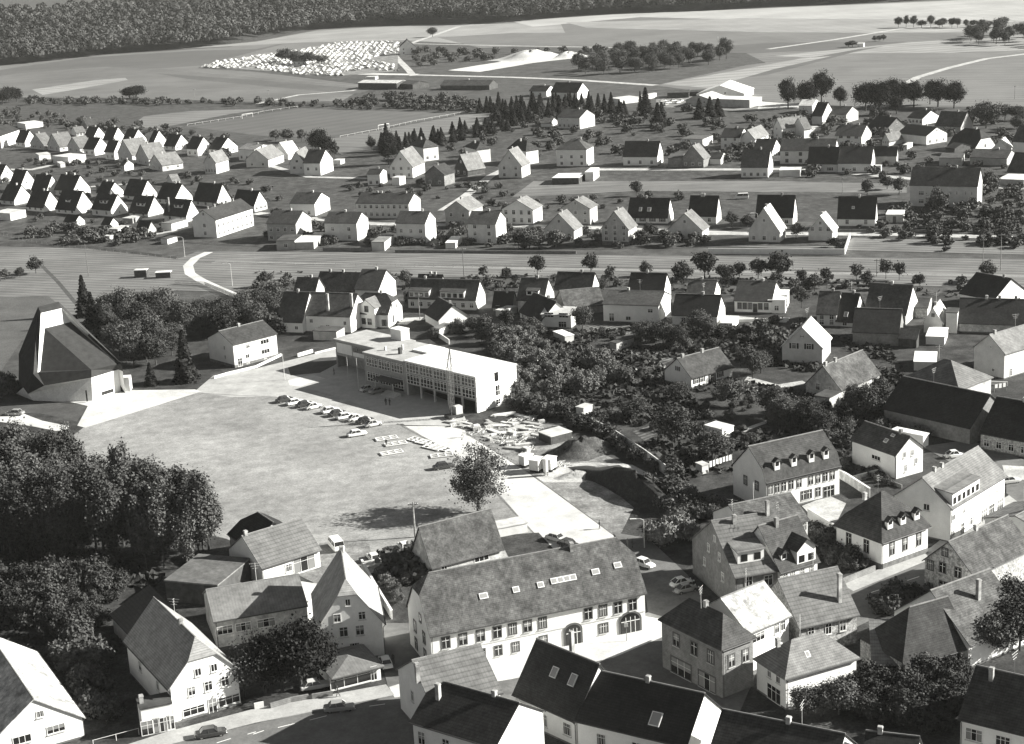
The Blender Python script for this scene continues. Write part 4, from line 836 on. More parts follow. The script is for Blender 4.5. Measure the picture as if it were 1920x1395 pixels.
shed('K', (1420, 1290), 1355, (1468, 1278), (1375, 1278), 'upright little outhouse with white door beside the washing line', wall='c', roof='l')
# ================================================================ foreground
MANS = H('V', (945, 218), 5.7, (1490, 92), (695, 75), 5.2, 'long white mansard house with shutters and four dormers', kind='gmansard', roof='m', wall='w', fr=tuple((p, 3.5, .85, 1.5) for p in (.05, .14, .23, .33, .44, .6, .7, .8, .9))+tuple((p, .9, .9, 1.5) for p in (.3, .5, .58, .7))+((.85, .1, 2.2, 2.1),), gr=((.28, 3.5, .9, 1.5), (.62, 3.5, .9, 1.5)), ws='d', dorm=((.17, 1.1, 1.2, 'gab', .5), (.4, 1.1, 1.2, 'gab', .5), (.64, 1.1, 1.2, 'gab', .5), (.84, 1.1, 1.2, 'gab', .5)), ch=())
H('V', (800, 590), 5.0, (1252, 492), 620, 390, 'patchy grey roofed house behind the dark gabled house', roof='r', wall='w', ch=((.45, .2),), gr=(), D=11, fr=((.95, 3.2, .7, 1.3),))
H('V', (712, 918), 6.0, (1040, 862), (390, 668), 508, 'tall house with dark weathered gable and wide shed dormer', roof='p', wall='b', gr=((.28, 3.4, .8, 1.3), (.6, 6.4, .7, 1.2), (.35, 6.4, .7, 1.2), (.45, 9, .6, .8), (.7, 3.4, .7, 1.2)), fr=((.3, 3.6, 1.1, 1.9), (.75, 3.6, 1.3, 1.6)), dorm=((.45, 4.4, 1.9, 'shed', 1.5),), ch=((.45, .45),))
H('V', (1045, 872), 6.0, (1325, 790), 760, 545, 'white house with big cross gable and small arched dormer', roof='m', wall='w', fr=((.15, 3.9, .7, 1.2), (.35, 3.9, .7, 1.2), (.6, 3.9, .7, 1.2), (.85, 3.9, .7, 1.2)), dorm=((.7, 3.6, 2.4, 'gab', -.05), (.2, 1.1, 1.1, 'gab', .8)), ch=((.4, .45),), D=10)
H('U', (850, 668), 872, (1195, 548), (512, 528), 290, 'villa with mansard hip roof, arched windows and dormers', kind='mansard', roof='m', wall='w', fr=((.22, 2.1, .95, 2.0), (.5, 2.1, .95, 2.0), (.8, 2.1, .95, 2.0)), gr=((.33, 2.1, .95, 2.0), (.72, 2.1, .95, 2.0)), ws='d', dorm=((.22, 1.2, 1.0, 'gab', .4), (.5, 1.2, 1.0, 'gab', .4), (.8, 1.2, 1.0, 'gab', .4)), plinth=1.0, ch=((.12, .5),), skl=(), name='villa')
H('U', (1365, 405), 672, (1770, 160), (945, 302), 185, 'large white gabled house with raised front and shop openings', roof='g', wall='w', fr=((.05, 1, .9, .9), (.05, 3.8, .9, .9), (.24, 3.9, .6, .9), (.22, .2, 1, 2), (.38, 1, 1.6, 1.2), (.62, .1, 2.2, 2.2), (.76, .1, 2, 2.2), (.92, .1, 2.2, 2.2), (.7, 3.9, .5, .7), (.85, 3.9, .5, .7)), dorm=((.27, 9.6, 2.3, 'shed', -.04),), ch=((.2, .5), (.33, .5)), gr=((.42, 5, 1, 1),), name='large_house')
H('U', (1530, 905), 5.6, (1960, 700), (1172, 785), 662, 'stone faced gabled house with dark window surrounds by the street', roof='r', wall='s', gr=((.25, 1.2, 1.1, 1.7), (.6, 1.2, 1.3, 1.7), (.3, 4.4, 1, 1.5), (.62, 4.4, 1, 1.5), (.88, 4.2, 1, 1.5), (.58, 7.2, .9, 1.2)), ws='d', ch=((.45, .5),))
H('U', (2080, 600), 5.0, (2300, 480), 1750, 470, 'dark roof corner with bright slope cut by the right photo edge', roof='g', wall='w', D=11)
H('Q', (1500, 640), 4.0, (1930, 470), 1200, 250, 'long brown tiled roof with lone chimney between barn and stone house', roof='r', wall='w', ch=((.55, .3),), D=14)
H('Q', (1020, 797), 962, (1502, 652), (690, 582), 435, 'stone barn with plain grey brown roof and dark left hip', kind='half', k=.98, kA=0, roof='m', wall='s', name='barn', cat='barn', ch=())
H('Q', (132, 905), 1145, (660, 752), (-213, 800), 620, 'white fronted house with smooth pale hipped roof', kind='hip', roof='g', wall='w', gr=((.25, 3.4, .8, 1.2), (.55, 3.4, .8, 1.2), (.4, .2, 3, 2.2)), skl=((.4, .45, .7, .9),), ch=((.1, .5),), name='hip_roofed_house')
H('Q', (785, 795), 922, (1012, 800), (560, 625), 3.0, 'dark boarded shed with bright tiled lean roof below the stone barn', kind='pent', roof='g', wall='d', name='shed', cat='shed', ch=(), ang=0)
H('Q', (1440, 1190), 5.0, (1960, 1318), 1650, 815, 'white walled house with dark ribbed roof in the lower right corner', roof='m', wall='w', fr=((.2, 2.2, 2.0, 1.5), (.62, 2.2, 1.7, 1.5), (.2, .2, 1.2, .8)), ch=((.25, .4),), D=11)
H('Q', (565, 1322), 5.5, -330, 800, 3.9, 'dark tiled roof with white chimney at the bottom edge', rg=1, roof='m', wall='w', ang=150, D=10, ch=((.45, .5),))
H('Q', (1120, 1345), 5.5, 745, 1300, 3.9, 'second dark roof at the bottom edge below the bushes', rg=1, roof='d', wall='w', ang=160, D=10, ch=((.75, .5),))
H('V', (805, 1335), 6.6, (1112, 1203), 560, 1085, 'house with very bright patchy roof joined to the corner building', roof='b', wall='w', D=10, fr=((.25, 4.6, 2.4, 1.2), (.7, 4.6, .8, 1.4), (.85, 4.6, .8, 1.4)), ch=())
H('V', (1190, 1290), 5.0, (1622, 1192), 1000, 945, 'house with broad pantile roof and tall brick chimney', roof='p', wall='s', D=11, fr=((.2, 2.8, .9, 1.5), (.5, 2.8, .9, 1.5), (.75, 2.8, .9, 1.5)), ch=((.8, .15),))
CB = H('O', (1568, 688), 1060, (1800, 600), (1117, 562), 315, 'corner building with stone quoins, dark hipped roof and shop below', kind='hip', roof='m', wall='b', gr=((.18, 4.6, 1.2, 1.8), (.45, 4.6, 1.2, 1.8), (.75, 4.6, 1.2, 1.8), (.25, .3, 3.4, 2.3), (.68, .3, 4.2, 2.3)), fr=((.3, 4.4, 1, 1.7), (.75, 4.4, 1, 1.7)), ws='d', plinth=.4, ch=((.5, .5),), name='corner_building', cat='building')
H('O', (1303, 1395), 4.6, (488, 1203), (1562, 1162), 1020, 'long dark roofed house with white right gable along the lower street', roof='d', wall='w', fr=((.2, 1.6, 1.1, 1.5), (.45, 1.6, 1.2, 1.5), (.78, 1.6, 1.2, 1.5), (.78, .2, 1, .8)), skl=((.32, .3, 1.5, 1.9),), ch=((.5, .5),))
H('O', (478, 1200), 4.4, (25, 1000), (660, 1000), 800, 'dark roofed house with two skylights joined to the long house', roof='d', wall='w', fr=((.15, 1.4, 1.3, 1.6), (.55, 1.2, 1.6, 1.6)), skl=((.25, .55, 1.1, 1.7), (.55, .55, 1.1, 1.5)), ch=((.75, .9),), D=9)
H('N', (1790, 1405), 6.8, (1170, 1218), (2143, 1250), 1090, 'old house with huge black roof and shaded left wall', kind='half', k=0.0, kA=.35, roof='d', wall='w', fr=((.9, 3.8, 1, 1.7), (.6, 3.8, 1, 1.7), (.3, 3.8, 1, 1.7), (.9, .9, 1, 1.7)), gr=((.2, 4, .4, 1.5),), ch=((.85, .3), (.28, .5)))
H('N', (1175, 772), 6.2, (1665, 655), 1100, 4.0, 'house with light tiled roof behind the huge black roof', rg=1, roof='p', wall='w', D=13, ch=((-.05, .3),), gr=((.3, 3.8, .8, 1.4), (.6, 3.8, .8, 1.4)))
INN = H('N', (1302, 568), 6.4, (2903, 247), (1090, 385), 140, 'long white inn with mottled roof, arched doorway and eight skylights', kind='half', k=.35, roof='r', wall='w', ws='d', wh=1.5,
  fr=tuple((p, 3.7, 1.05, 1.6) for p in (.066, .143, .223, .30, .37, .44, .51, .726, .797, .869, .94))+((.066, .9, 1, 1.5), (.223, .9, 1, 1.4), (.30, .9, 1, 1.4), (.38, .9, 1, 1.4), (.51, .9, 1.05, 1.5), (.796, 1, 1.3, 1.4)),
  gr=((.3, 3.6, 1, 1.6), (.7, 3.6, 1, 1.6), (.3, .8, 1, 1.6), (.7, .8, 1, 1.6), (.42, 6.4, .8, 1.1)), skl=((.27, .42, 1.3, .9), (.42, .42, 1, .9), (.535, .42, 1, .9), (.6, .44, 1, .9), (.63, .44, 1, .9), (.66, .44, 1, .9), (.69, .44, 1, .9), (.8, .46, 1.2, .9), (.91, .5, 1.2, .9)), ch=((.72, .47),), name='inn', cat='inn', plinth=.8, D=11)
H('S', (1312, 1032), 3.4, (1838, 892), (1165, 882), 752, 'old stone barn with steep mottled roof behind the inn', roof='r', wall='o', name='barn', cat='barn', ch=(), fr=((.17, 1.6, .9, 1), (.33, .4, 1.1, 1.2), (.7, 1.8, 2.6, 1), (.73, .1, 1.3, 1.6)))
H('N', (942, 478), 745, 600, (510, 492), 192, 'tall white gabled house with clipped roof tip above the kiosk', kind='half', k=.3, kA=0, roof='h', wall='w', ang=98, L=14, D=9.5, gr=((.35, 4, 1.1, 1.4), (.6, 4, 1.1, 1.4), (.45, 1, 1.3, 1.7), (.68, 6.4, .9, 1.1), (.3, 6.4, .9, 1.1), (.5, 8.8, .6, .9)), fr=(), ch=((.9, .5),), ws='w')
KI = H('N', (582, 898), 1008, (928, 812), 540, .9, 'low kiosk shop with curved roof and wide display window', kind='hip', roof='c', wall='w', fr=((.35, .5, 6.0, 1.7), (.85, .4, .8, 2.0)), D=8, name='kiosk', cat='shop', ch=(), ovh=.5, plinth=.2)
H('W', (432, 1398), 4.6, (1458, 1218), (265, 1140), 1058, 'wide workshop barn with ribbed roof and two glass strips', roof='c', wall='o', name='workshop_barn', cat='barn', ch=(), D=11, fr=((.1, 2.2, 2.2, 1.2), (.3, 2.2, 2.2, 1.2), (.55, 2.2, 2.6, 1.2)))
H('W', (960, 795), 3.4, (1608, 592), 700, 452, 'white workshop with ribbed tile roof and wide glazed opening', roof='p', wall='w', name='workshop', cat='workshop', ch=((.05, .5),), D=11, fr=((.45, 1.2, 1.2, 1.2), (.72, .4, 4, 2.6)))
H('W', (855, 148), 4.4, 1000, 600, 3.2, 'black roofed rear wing behind the white workshop', rg=1, ang=-58, L=8.5, D=9, roof='d', wall='o', name='rear_wing', cat='wing', ch=(), kind='half', k=.5, kA=0)
H('W', (465, 1010), 3.6, (830, 712), (112, 775), .25, 'open sided barn with speckled roof at the edge of the grove', kind='flat', roof='g', wall='d', name='open_barn', cat='barn', ch=())
H('W', (1465, 1185), 3.6, (1598, 1002), 1400, .6, 'smooth pale lean roof between the workshop barn and the tall gable', kind='pent', roof='l', wall='o', D=5, name='lean_to', cat='shed', ch=())
H('M', (612, 1192), 1352, (232, 668), (-60, 1340), 1062, 'big white gabled house with bright roof slope in the lower left corner', roof='b', wall='w', gr=((.45, 4.8, .9, .8), (.3, 2, 2.3, 1), (.68, 1.8, 2.3, 1)), L=25, ch=(), name='large_house')
H('M', (1272, 968), 1255, 1118, (1772, 772), 640, 'white street house with clipped gable and shop windows', kind='half', k=.42, kA=0, roof='h', wall='w', ang=120, fr=((.3, 2.9, 1, 1.4), (.7, 2.9, 1, 1.4)), gr=((.3, 3.6, .9, 1.2), (.55, 3.6, 1, 1.3), (.8, 3.6, 1, 1.3), (.42, 6.2, .8, 1), (.66, 6.2, .8, 1), (.3, .7, 3, 1.1), (.58, .1, 1.1, 2.1), (.83, .7, 3, 1.2)), L=19, ch=((.4, .5),))
H('M', (1040, 640), 3.2, 900, (1240, 560), 470, 'low rear wing with black roof left of the white street house', roof='d', wall='g', ang=120, L=13, D=6, ch=(), kind='pent', name='rear_wing', cat='wing')
shed('M', (1050, 1140), 1345, (1282, 1092), (877, 1092), 'flat roofed corner shop with white parapet and glass front', name='corner_shop', cat='shop', roof='k', wall='w', fr=((.25, .2, 2.4, 2.0), (.6, .2, 2.2, 2.0), (.9, .3, .9, 1.9)), ch=((.1, .5),))
H('I', (1740, 382), 562, (2063, 300), (1552, 312), 285, 'white two storey house with dark roof above the curved road', roof='m', wall='w', fr=((.33, 4.3, 1, .9), (.3, 1.8, 1, .9), (.72, 4.3, 2.4, 1), (.72, 1.8, 2.4, 1), (.12, .2, 1.2, 2), (.3, .1, .7, .4), (.7, .1, .7, .4)), gr=((.35, 4.2, .5, .9), (.35, 1.8, .5, .9)), ch=(.45,), plinth=.8, name='two_storey_house')
shed('X', (545, 1388), 1470, (888, 1322), (520, 1312), 'row of low white garages beside the pale road', roof='l', wall='c', name='garage_row', cat='garage')

def inn_arches():
    LL, DD, h, r, s, ro = DIM[INN.name]
    for pc, w_, ht in ((.65, 2.3, 3.3), (.925, 3.0, 3.3)):
        for nm_, rad, y0, y1, m_ in (('arch_surround', w_/2+.35, -.12, .0, [DFRAME]), ('arch_glass', w_/2, -.16, -.121, [GLASS])):
            b = MB(); x = pc*LL; zc = ht-w_/2*.75; P = [(x-rad, .1), (x+rad, .1)]+[(x+rad*math.cos(a*math.pi/12), zc+rad*.75*math.sin(a*math.pi/12)) for a in range(13)]
            n = len(P); b.add([(q[0], y0, q[1]) for q in P]+[(q[0], y1, q[1]) for q in P], [tuple(range(n)), tuple(range(n, 2*n))[::-1]]+[(i, (i+1) % n, n+(i+1) % n, n+i) for i in range(n)])
            b.build(nm_, m_, INN)
        b = MB(); [b.box(x-w_/2+w_*k/4-.04, x-w_/2+w_*k/4+.04, -.2, -.161, .1, ht-.6) for k in (1, 2, 3)]; b.box(x-w_/2, x+w_/2, -.2, -.162, 2.0, 2.1); b.build('arch_bars', [FRAME], INN)
    b = MB(); b.box(0, LL, -.1, -.001, 3.05, 3.2); b.build('string_course', [CONC], INN)
inn_arches()
# ================================================================ vegetation
LEAF = mat('leaves', .03, .12, .7, vary=.35, spec=.1); LEAFD = mat('conifer needles', .012, .03, 1.2, vary=.3, spec=.1); LEAFP = mat('pale leaves', .07, .22, .8, vary=.3, spec=.1)
BARK = mat('bark', .05, .1, 3)
def quads(C, N, size, rs, asp=1.0):
    n = len(C); r = rs.normal(size=(n, 3)); t = np.cross(N, r); t /= np.linalg.norm(t, axis=1)[:, None]+1e-9; b_ = np.cross(N, t)
    s = (size*(.6+.8*rs.rand(n)))[:, None]/2
    V = np.stack([C-t*s-b_*s*asp, C+t*s-b_*s*asp, C+t*s+b_*s*asp, C-t*s+b_*s*asp], 1).reshape(-1, 3); return V
def np_mesh(name, V, m):
    n = len(V)//4; me = bpy.data.meshes.new(name); me.vertices.add(len(V)); me.vertices.foreach_set('co', V.astype(np.float32).ravel())
    me.loops.add(len(V)); me.loops.foreach_set('vertex_index', np.arange(len(V), dtype=np.int32)); me.polygons.add(n)
    me.polygons.foreach_set('loop_start', np.arange(0, 4*n, 4, dtype=np.int32)); me.update(calc_edges=True); me.validate(); me.materials.append(m); return me
def crown_pts(rs, n, H0, H1, R, k=26, shape='round', clump=.3, flat_=.0):
    """leaf positions gathered in clumps spread through an uneven crown volume"""
    zc = (H0+H1)/2; hz = (H1-H0)/2; cc = []
    while len(cc) < k:
        p = rs.normal(size=3); p /= np.linalg.norm(p); rr = rs.rand()**.45*(.72 if shape != 'loose' else .85)
        z = p[2]*rr
        w = 1.0
        if shape == 'poplar': w = 1.0-.45*max(0, z)-.15*max(0, -z)
        if shape == 'round': w = 1.05-.25*max(0, z)
        cc.append((p[0]*rr*R*w, p[1]*rr*R*w, zc+z*hz))
    cc = np.array(cc); sz = R*clump*(.45+.9*rs.rand(k))
    idx = rs.randint(0, k, n); d = rs.normal(size=(n, 3)); d /= np.linalg.norm(d, axis=1)[:, None]
    rad = sz[idx]*(rs.rand(n)**.55)*1.25; P = cc[idx]+d*rad[:, None]*np.array([1, 1, .8 if shape != 'poplar' else 1.8])
    j = rs.rand(n) < .3; P[j] += rs.normal(size=(j.sum(), 3))*R*.13
    out = P-np.array([0, 0, zc]); out /= np.linalg.norm(out, axis=1)[:, None]+1e-6
    N = d*.45+out*.55+rs.normal(size=(n, 3))*.75+np.array([0, 0, .25]); N /= np.linalg.norm(N, axis=1)[:, None]
    return P, N, cc
PROTO = {}
def make_tree(kind, seed, n, size, H, R, shape='round', m=None, clump=.3, k=26, base=.28, trunk=.22, limbs=5):
    rs = np.random.RandomState(seed)
    if shape == 'spruce':
        z = base*H+(H-base*H)*rs.rand(n)**1.35; f = 1-(z-base*H)/(H*(1-base)); lay = .8+.2*np.sin(z*2*math.pi/(H*.07)+rs.rand()*6)
        a = rs.rand(n)*2*math.pi; r = R*(f*.95+.03)*lay*(.35+.65*rs.rand(n)**.5)*(1+.18*np.sin(a*5+seed+z))
        P = np.stack([r*np.cos(a), r*np.sin(a), z-r*.25], 1); N = np.stack([np.cos(a)*.6, np.sin(a)*.6, np.full(n, .7)], 1)+rs.normal(size=(n, 3))*.4; N /= np.linalg.norm(N, axis=1)[:, None]; cc = []
    else: P, N, cc = crown_pts(rs, n, base*H, H, R, k, shape, clump)
    me = np_mesh('crown', quads(P, N, size, rs), m or LEAF)
    b = MB(); b.bar((0, 0, -.1), (0, 0, H*(.92 if shape == 'spruce' else .6)), trunk, trunk*.35, 7)
    for c in list(cc)[:limbs]: b.bar((0, 0, H*(base*.6+.1*rs.rand()+.08)), tuple(c), trunk*.45, trunk*.1, 5)
    tm = b.me('trunk', [BARK]); return me, tm, H, R
def protos(name, cnt, *a, **k): PROTO[name] = [make_tree(name, 11*i+len(name)*7, *a, **k) for i in range(cnt)]
protos('round', 5, 8000, .25, 10, 4.3, m=LEAF, k=55, base=.2)
protos('grove', 5, 15000, .25, 16, 3.7, shape='poplar', m=LEAF, k=110, clump=.26, base=.1)
protos('dark', 3, 8000, .34, 14, 6.0, m=LEAFD, k=60, base=.15, trunk=.4)
protos('spruce', 4, 3200, .45, 12, 2.7, shape='spruce', m=LEAFD, base=.06, limbs=0)
protos('small', 4, 3000, .22, 5, 2.2, m=LEAF, k=30, base=.2, trunk=.12)
protos('pale', 5, 3600, .2, 4.2, 2.4, shape='loose', m=LEAFP, k=40, base=.02, trunk=.08, clump=.22)
protos('thick', 5, 4200, .2, 4.2, 2.4, shape='loose', m=mat('shade dulled leaves', .025, .09, .8, vary=.35, spec=.05), k=44, base=.02, trunk=.08, clump=.22)  # leaf tone darkened to carry the shadow over the lower left thicket
protos('bush', 5, 1800, .2, 2.4, 1.7, m=LEAF, k=22, base=.0, trunk=.06, clump=.34, limbs=2)
protos('sparse', 2, 1300, .26, 6, 2.4, shape='loose', m=LEAF, k=40, base=.25, trunk=.1, clump=.17, limbs=12)
FOOT = []
def tree(kind, x, y, h, label, group, w=None, name=None, cat='tree', parts=True):
    me, tm, H_, R_ = random.choice(PROTO[kind]); s = h/H_; sw = (w/2/R_) if w else s*random.uniform(.85, 1.15)
    nm = name or {'spruce': 'spruce_tree', 'bush': 'bush', 'pale': 'shrub', 'thick': 'shrub', 'small': 'fruit_tree', 'sparse': 'young_tree'}.get(kind, 'broadleaf_tree')
    r = empty(nm, (x, y, 0), random.uniform(0, 6.28)); tag(r, label, cat, group)
    obj('crown', me, r, scale=(sw, sw, s)); obj('trunk', tm, r, scale=(sw, sw, s)); return r
MERGE = []; NB = {'bush': 0, 'pale': 0}
def tree_or_merge(kind, x, y, h, label, group, **k):
    if kind == 'bush' and (y > 440 or NB[kind] > 280): MERGE.append((random.choice(PROTO[kind]), x, y, h)); return
    if kind in NB: NB[kind] += 1
    return tree(kind, x, y, h, label, group, **k)
def trees(kind, t, pts, label, group, hj=.12, **k):
    for p in pts:
        q = g(t, p[0], p[1]); tree(kind, q.x, q.y, p[2]*random.uniform(1-hj, 1+hj), label, group, w=(p[3] if len(p) > 3 else None), **k)
def inside(P, x, y):
    c = False; j = len(P)-1
    for i in range(len(P)):
        if (P[i][1] > y) != (P[j][1] > y) and x < (P[j][0]-P[i][0])*(y-P[i][1])/(P[j][1]-P[i][1])+P[i][0]: c = not c
        j = i
    return c
HB = []
for nm_, (LL_, DD_, h_, r_, s_, ro_) in DIM.items():
    o_ = bpy.data.objects[nm_]; HB.append((o_.location.x, o_.location.y, o_.rotation_euler.z, LL_, DD_, s_))
def free(x, y, m=1.2):
    for (ox, oy, a, L_, D_, s_) in HB:
        dx, dy = x-ox, y-oy
        if abs(dx) > 45 or abs(dy) > 45: continue
        u = dx*math.cos(a)+dy*math.sin(a); v = (-dx*math.sin(a)+dy*math.cos(a))*s_
        if -m < u < L_+m and -m < v < D_+m: return False
    return True
def scatter(kind, pts, n, h0, h1, label, group, t='0', m=1.0, mind=1.6, **k):
    P = [g(t, *p) if len(p) == 2 else g(*p) for p in pts]; P = [(q.x, q.y) for q in P]
    xs = [p[0] for p in P]; ys = [p[1] for p in P]; out = []; tr = 0
    while len(out) < n and tr < n*60:
        tr += 1; x = random.uniform(min(xs), max(xs)); y = random.uniform(min(ys), max(ys))
        if not inside(P, x, y) or not free(x, y, m) or any((x-a)**2+(y-b_)**2 < mind**2 for a, b_ in out): continue
        out.append((x, y)); tree_or_merge(kind, x, y, random.uniform(h0, h1), label, group, **k)
    return out
# --- left grove
scatter('grove', [(-60, 960), (60, 965), (200, 1005), (330, 1035), (398, 1022), (402, 1050), (330, 1075), (120, 1070), (-60, 1060)], 46, 14, 18.5, 'tall leafy tree of the dense grove left of the gravel lot', 'trees of the left grove', m=3, mind=2.6)
trees('grove', '0', [(60, 958, 19), (105, 962, 19.5), (140, 970, 19), (20, 960, 18), (240, 1010, 20, 7), (305, 1030, 18.5, 7), (350, 1030, 15), (392, 1032, 14.5), (-20, 950, 18), (190, 990, 17)], 'tall leafy tree rising at the upper edge of the left grove', 'edge trees of the left grove')
scatter('thick', [('M', -50, 100), ('M', 780, 90), ('M', 900, 250), ('M', 780, 560), ('M', 600, 700), ('M', 300, 560), ('M', -50, 500)], 50, 3.2, 5.6, 'feathery shrub in the thicket above the lower left houses', 'shrubs of the lower left thicket', mind=2.2)
scatter('bush', [('M', 300, 600), ('M', 700, 700), ('M', 850, 900), ('M', 830, 1250), ('M', 640, 1150), ('M', 450, 850)], 16, 2.5, 4.5, 'dark bush between the two lower left houses', 'bushes between the lower left houses', mind=1.8)
trees('dark', 'N', [(70, 1035, 10.5, 7.5), (340, 1000, 12.0, 9.5), (470, 940, 9.5, 7.0), (200, 1010, 9.5, 6.5)], 'large round tree beside the kiosk on the lower street', 'trees beside the kiosk')
trees('round', 'M', [(1830, 1050, 8.5, 6.5)], 'broad tree at the corner of the white street house', None)
# --- lone tree
lt = make_tree('lone', 77, 11000, .21, 13.2, 6.9, shape='loose', m=mat('thin bright leaves', .05, .13, .9, vary=.1), k=95, base=.1, trunk=.42, clump=.17, limbs=60)
q_ = g('S', 1665, 642); r_ = empty('lone_tree', (q_.x, q_.y, 0)); tag(r_, 'loose crowned lone tree with visible limbs beside the white road', 'tree'); obj('crown', lt[0], r_); obj('trunk', lt[1], r_)
# --- belt behind the church
GB = 'trees of the belt behind the church'; LB = 'dense broadleaf tree of the belt between church and brook'
scatter('round', [(195, 600), (290, 598), (345, 605), (350, 650), (320, 705), (255, 695), (205, 660)], 30, 6.5, 11, LB, GB, m=2, mind=3.0)
scatter('round', [(365, 615), (430, 596), (520, 590), (545, 605), (520, 630), (430, 632), (370, 645)], 18, 6, 10, 'round tree behind the two storey house above the curved road', 'trees behind the two storey house', m=2, mind=3.6)
trees('spruce', 'I', [(640, 170, 12.5, 6.5), (700, 250, 11, 6), (770, 330, 10, 6)], 'tall spruce at the left end of the tree belt', 'spruces at the belt')
trees('spruce', 'I', [(1395, 660, 13.5, 7)], 'dark spruce beside the road left of the two storey house', None)
trees('spruce', 'I', [(1130, 690, 6, 4)], 'small spruce on the lawn right of the church', None)
trees('bush', 'I', [(30, 770, 5, 5), (80, 760, 5, 5), (10, 720, 5, 5)], 'dark bush behind the left corner of the church', 'bushes by the church')
trees('small', 'E', [(270, 850, 6), (150, 880, 4), (40, 900, 4)], 'small tree on the meadow at the left edge', 'meadow trees at the left edge', hj=.1)
# --- thicket in the middle
scatter('pale', [('K', -200, 300), ('K', 300, 400), ('K', 700, 480), ('K', 1000, 620), ('K', 820, 700), ('K', 620, 760), ('K', 300, 800), ('K', 0, 900), ('K', -60, 560), ('K', -230, 420)], 70, 2.4, 4.8, 'pale shrub of the thicket behind the school', 'shrubs of the thicket behind the school', mind=1.7)
scatter('small', [('J', 1560, 300), ('J', 1760, 220), ('J', 1913, 260), ('K', 300, 330), ('K', 0, 480), ('J', 1700, 450)], 16, 3.5, 6, 'leafy small tree between the school and the cottages', 'small trees between school and cottages', mind=2.5)
scatter('bush', [('K', 30, 860), ('K', 400, 830), ('K', 620, 960), ('K', 900, 1250), ('K', 1300, 1360), ('K', 1200, 1390), ('K', 820, 1200), ('K', 420, 960)], 34, 1.6, 3.6, 'dark bush along the garden wall above the building site', 'bushes along the garden wall', mind=1.8)
scatter('bush', [('T', 1000, 640), ('T', 1300, 720), ('T', 1600, 830), ('T', 1500, 930), ('T', 1240, 950), ('T', 1150, 800)], 18, 2.2, 4.5, 'dark bush beside the track below the mansard house', 'bushes below the mansard house', mind=1.9)
trees('pale', 'T', [(1120, 1090, 5, 6), (1200, 1050, 5.5, 5), (1050, 1060, 4.5, 4), (1330, 1050, 4, 4)], 'pale bush at the street corner beside the dark gable', 'bushes at the street corner')
trees('round', 'K', [(530, 285, 7.5, 6.5), (1000, 380, 7, 7.5), (1130, 390, 6.5, 7), (1250, 410, 5.5, 5.5), (1400, 300, 7, 7.5), (1470, 330, 5.5, 5), (930, 950, 5.5, 7), (1220, 1140, 8, 9), (1500, 1250, 6.5, 8), (1650, 850, 6.5, 8), (1250, 800, 4.5, 5.5), (1800, 640, 7, 6.5), (1860, 600, 6, 6)], 'leafy fruit tree in the dark gardens right of the building site', 'fruit trees of the dark gardens')
trees('round', 'L', [(100, 760, 6.5, 7), (300, 800, 6.5, 7), (720, 760, 8, 8), (640, 700, 6, 5), (40, 720, 7, 7), (420, 860, 6, 6), (830, 640, 6, 6)], 'leafy tree around the old cottage', 'trees around the old cottage')
scatter('bush', [('K', 620, 250), ('K', 1500, 250), ('K', 1900, 260), ('K', 1900, 560), ('K', 1700, 520), ('K', 1100, 430), ('K', 700, 460)], 60, 1.0, 2.6, 'low garden bush behind the low grey gabled house', 'bushes of the upper gardens', mind=2.0)
scatter('bush', [('K', 1100, 700), ('K', 1900, 800), ('K', 1900, 1250), ('K', 1300, 1250), ('K', 900, 1050), ('K', 700, 900)], 55, .8, 2.2, 'low bush in the shaded gardens', 'bushes of the shaded gardens', mind=2.0)
scatter('bush', [('L', 0, 600), ('L', 540, 700), ('L', 900, 700), ('L', 1350, 860), ('L', 1100, 900), ('L', 620, 860), ('L', 560, 1000), ('L', 300, 830), ('L', 0, 800)], 50, 1.2, 3.2, 'bush between old cottage and modern white house', 'bushes by the modern white house', mind=2.0)
scatter('bush', [('L', 540, 1010), ('L', 640, 1060), ('L', 960, 1200), ('L', 900, 1260), ('L', 560, 1160)], 16, .8, 2.0, 'low bush below the wall of the modern white house', 'bushes below the modern house', mind=1.6)
scatter('bush', [('U', 270, 560), ('U', 500, 640), ('U', 820, 830), ('U', 600, 900), ('U', 380, 760)], 30, 1.4, 3.2, 'dark bush in the walled garden left of the villa', 'bushes in the villa garden', mind=1.5)
scatter('thick', [('Q', 640, 1000), ('Q', 1050, 850), ('Q', 1450, 760), ('Q', 1420, 1150), ('Q', 1350, 1330), ('Q', 900, 1250), ('Q', 700, 1200), ('Q', 560, 1150)], 60, 2.4, 4.8, 'shrub of the overgrown garden below the stone barn', 'shrubs below the stone barn', mind=1.7)
trees('round', 'Q', [(530, 1180, 5.5, 6), (290, 1200, 4.5, 5), (400, 1190, 5, 5)], 'dark bushy tree before the pale hipped house', 'bushy trees at the hipped house', name='bushy_tree')
trees('round', 'Q', [(1700, 740, 8, 8), (1800, 560, 9, 8), (1600, 660, 7, 6), (1880, 700, 9, 8)], 'dark leafy tree at the lower right photo edge', 'trees at the lower right edge')
scatter('bush', [('Q', 760, 380), ('Q', 1180, 260), ('Q', 1240, 300), ('Q', 850, 440)], 14, 2, 3.6, 'dark hedge bush on the lower side of the village street', 'bushes beside the village street', mind=1.4)
scatter('bush', [('S', 1050, 1060), ('S', 1250, 1000), ('S', 1320, 1100), ('S', 1180, 1180), ('S', 900, 1130)], 14, 2, 4.5, 'dark bush in front of the old stone barn', 'bushes by the old stone barn', mind=1.5)
scatter('pale', [('S', 960, 1190), ('S', 1140, 1160), ('S', 1080, 1330), ('S', 1000, 1330)], 7, 1.5, 2.6, 'pale shrub in the narrow garden left of the inn', 'shrubs left of the inn', mind=1.5)
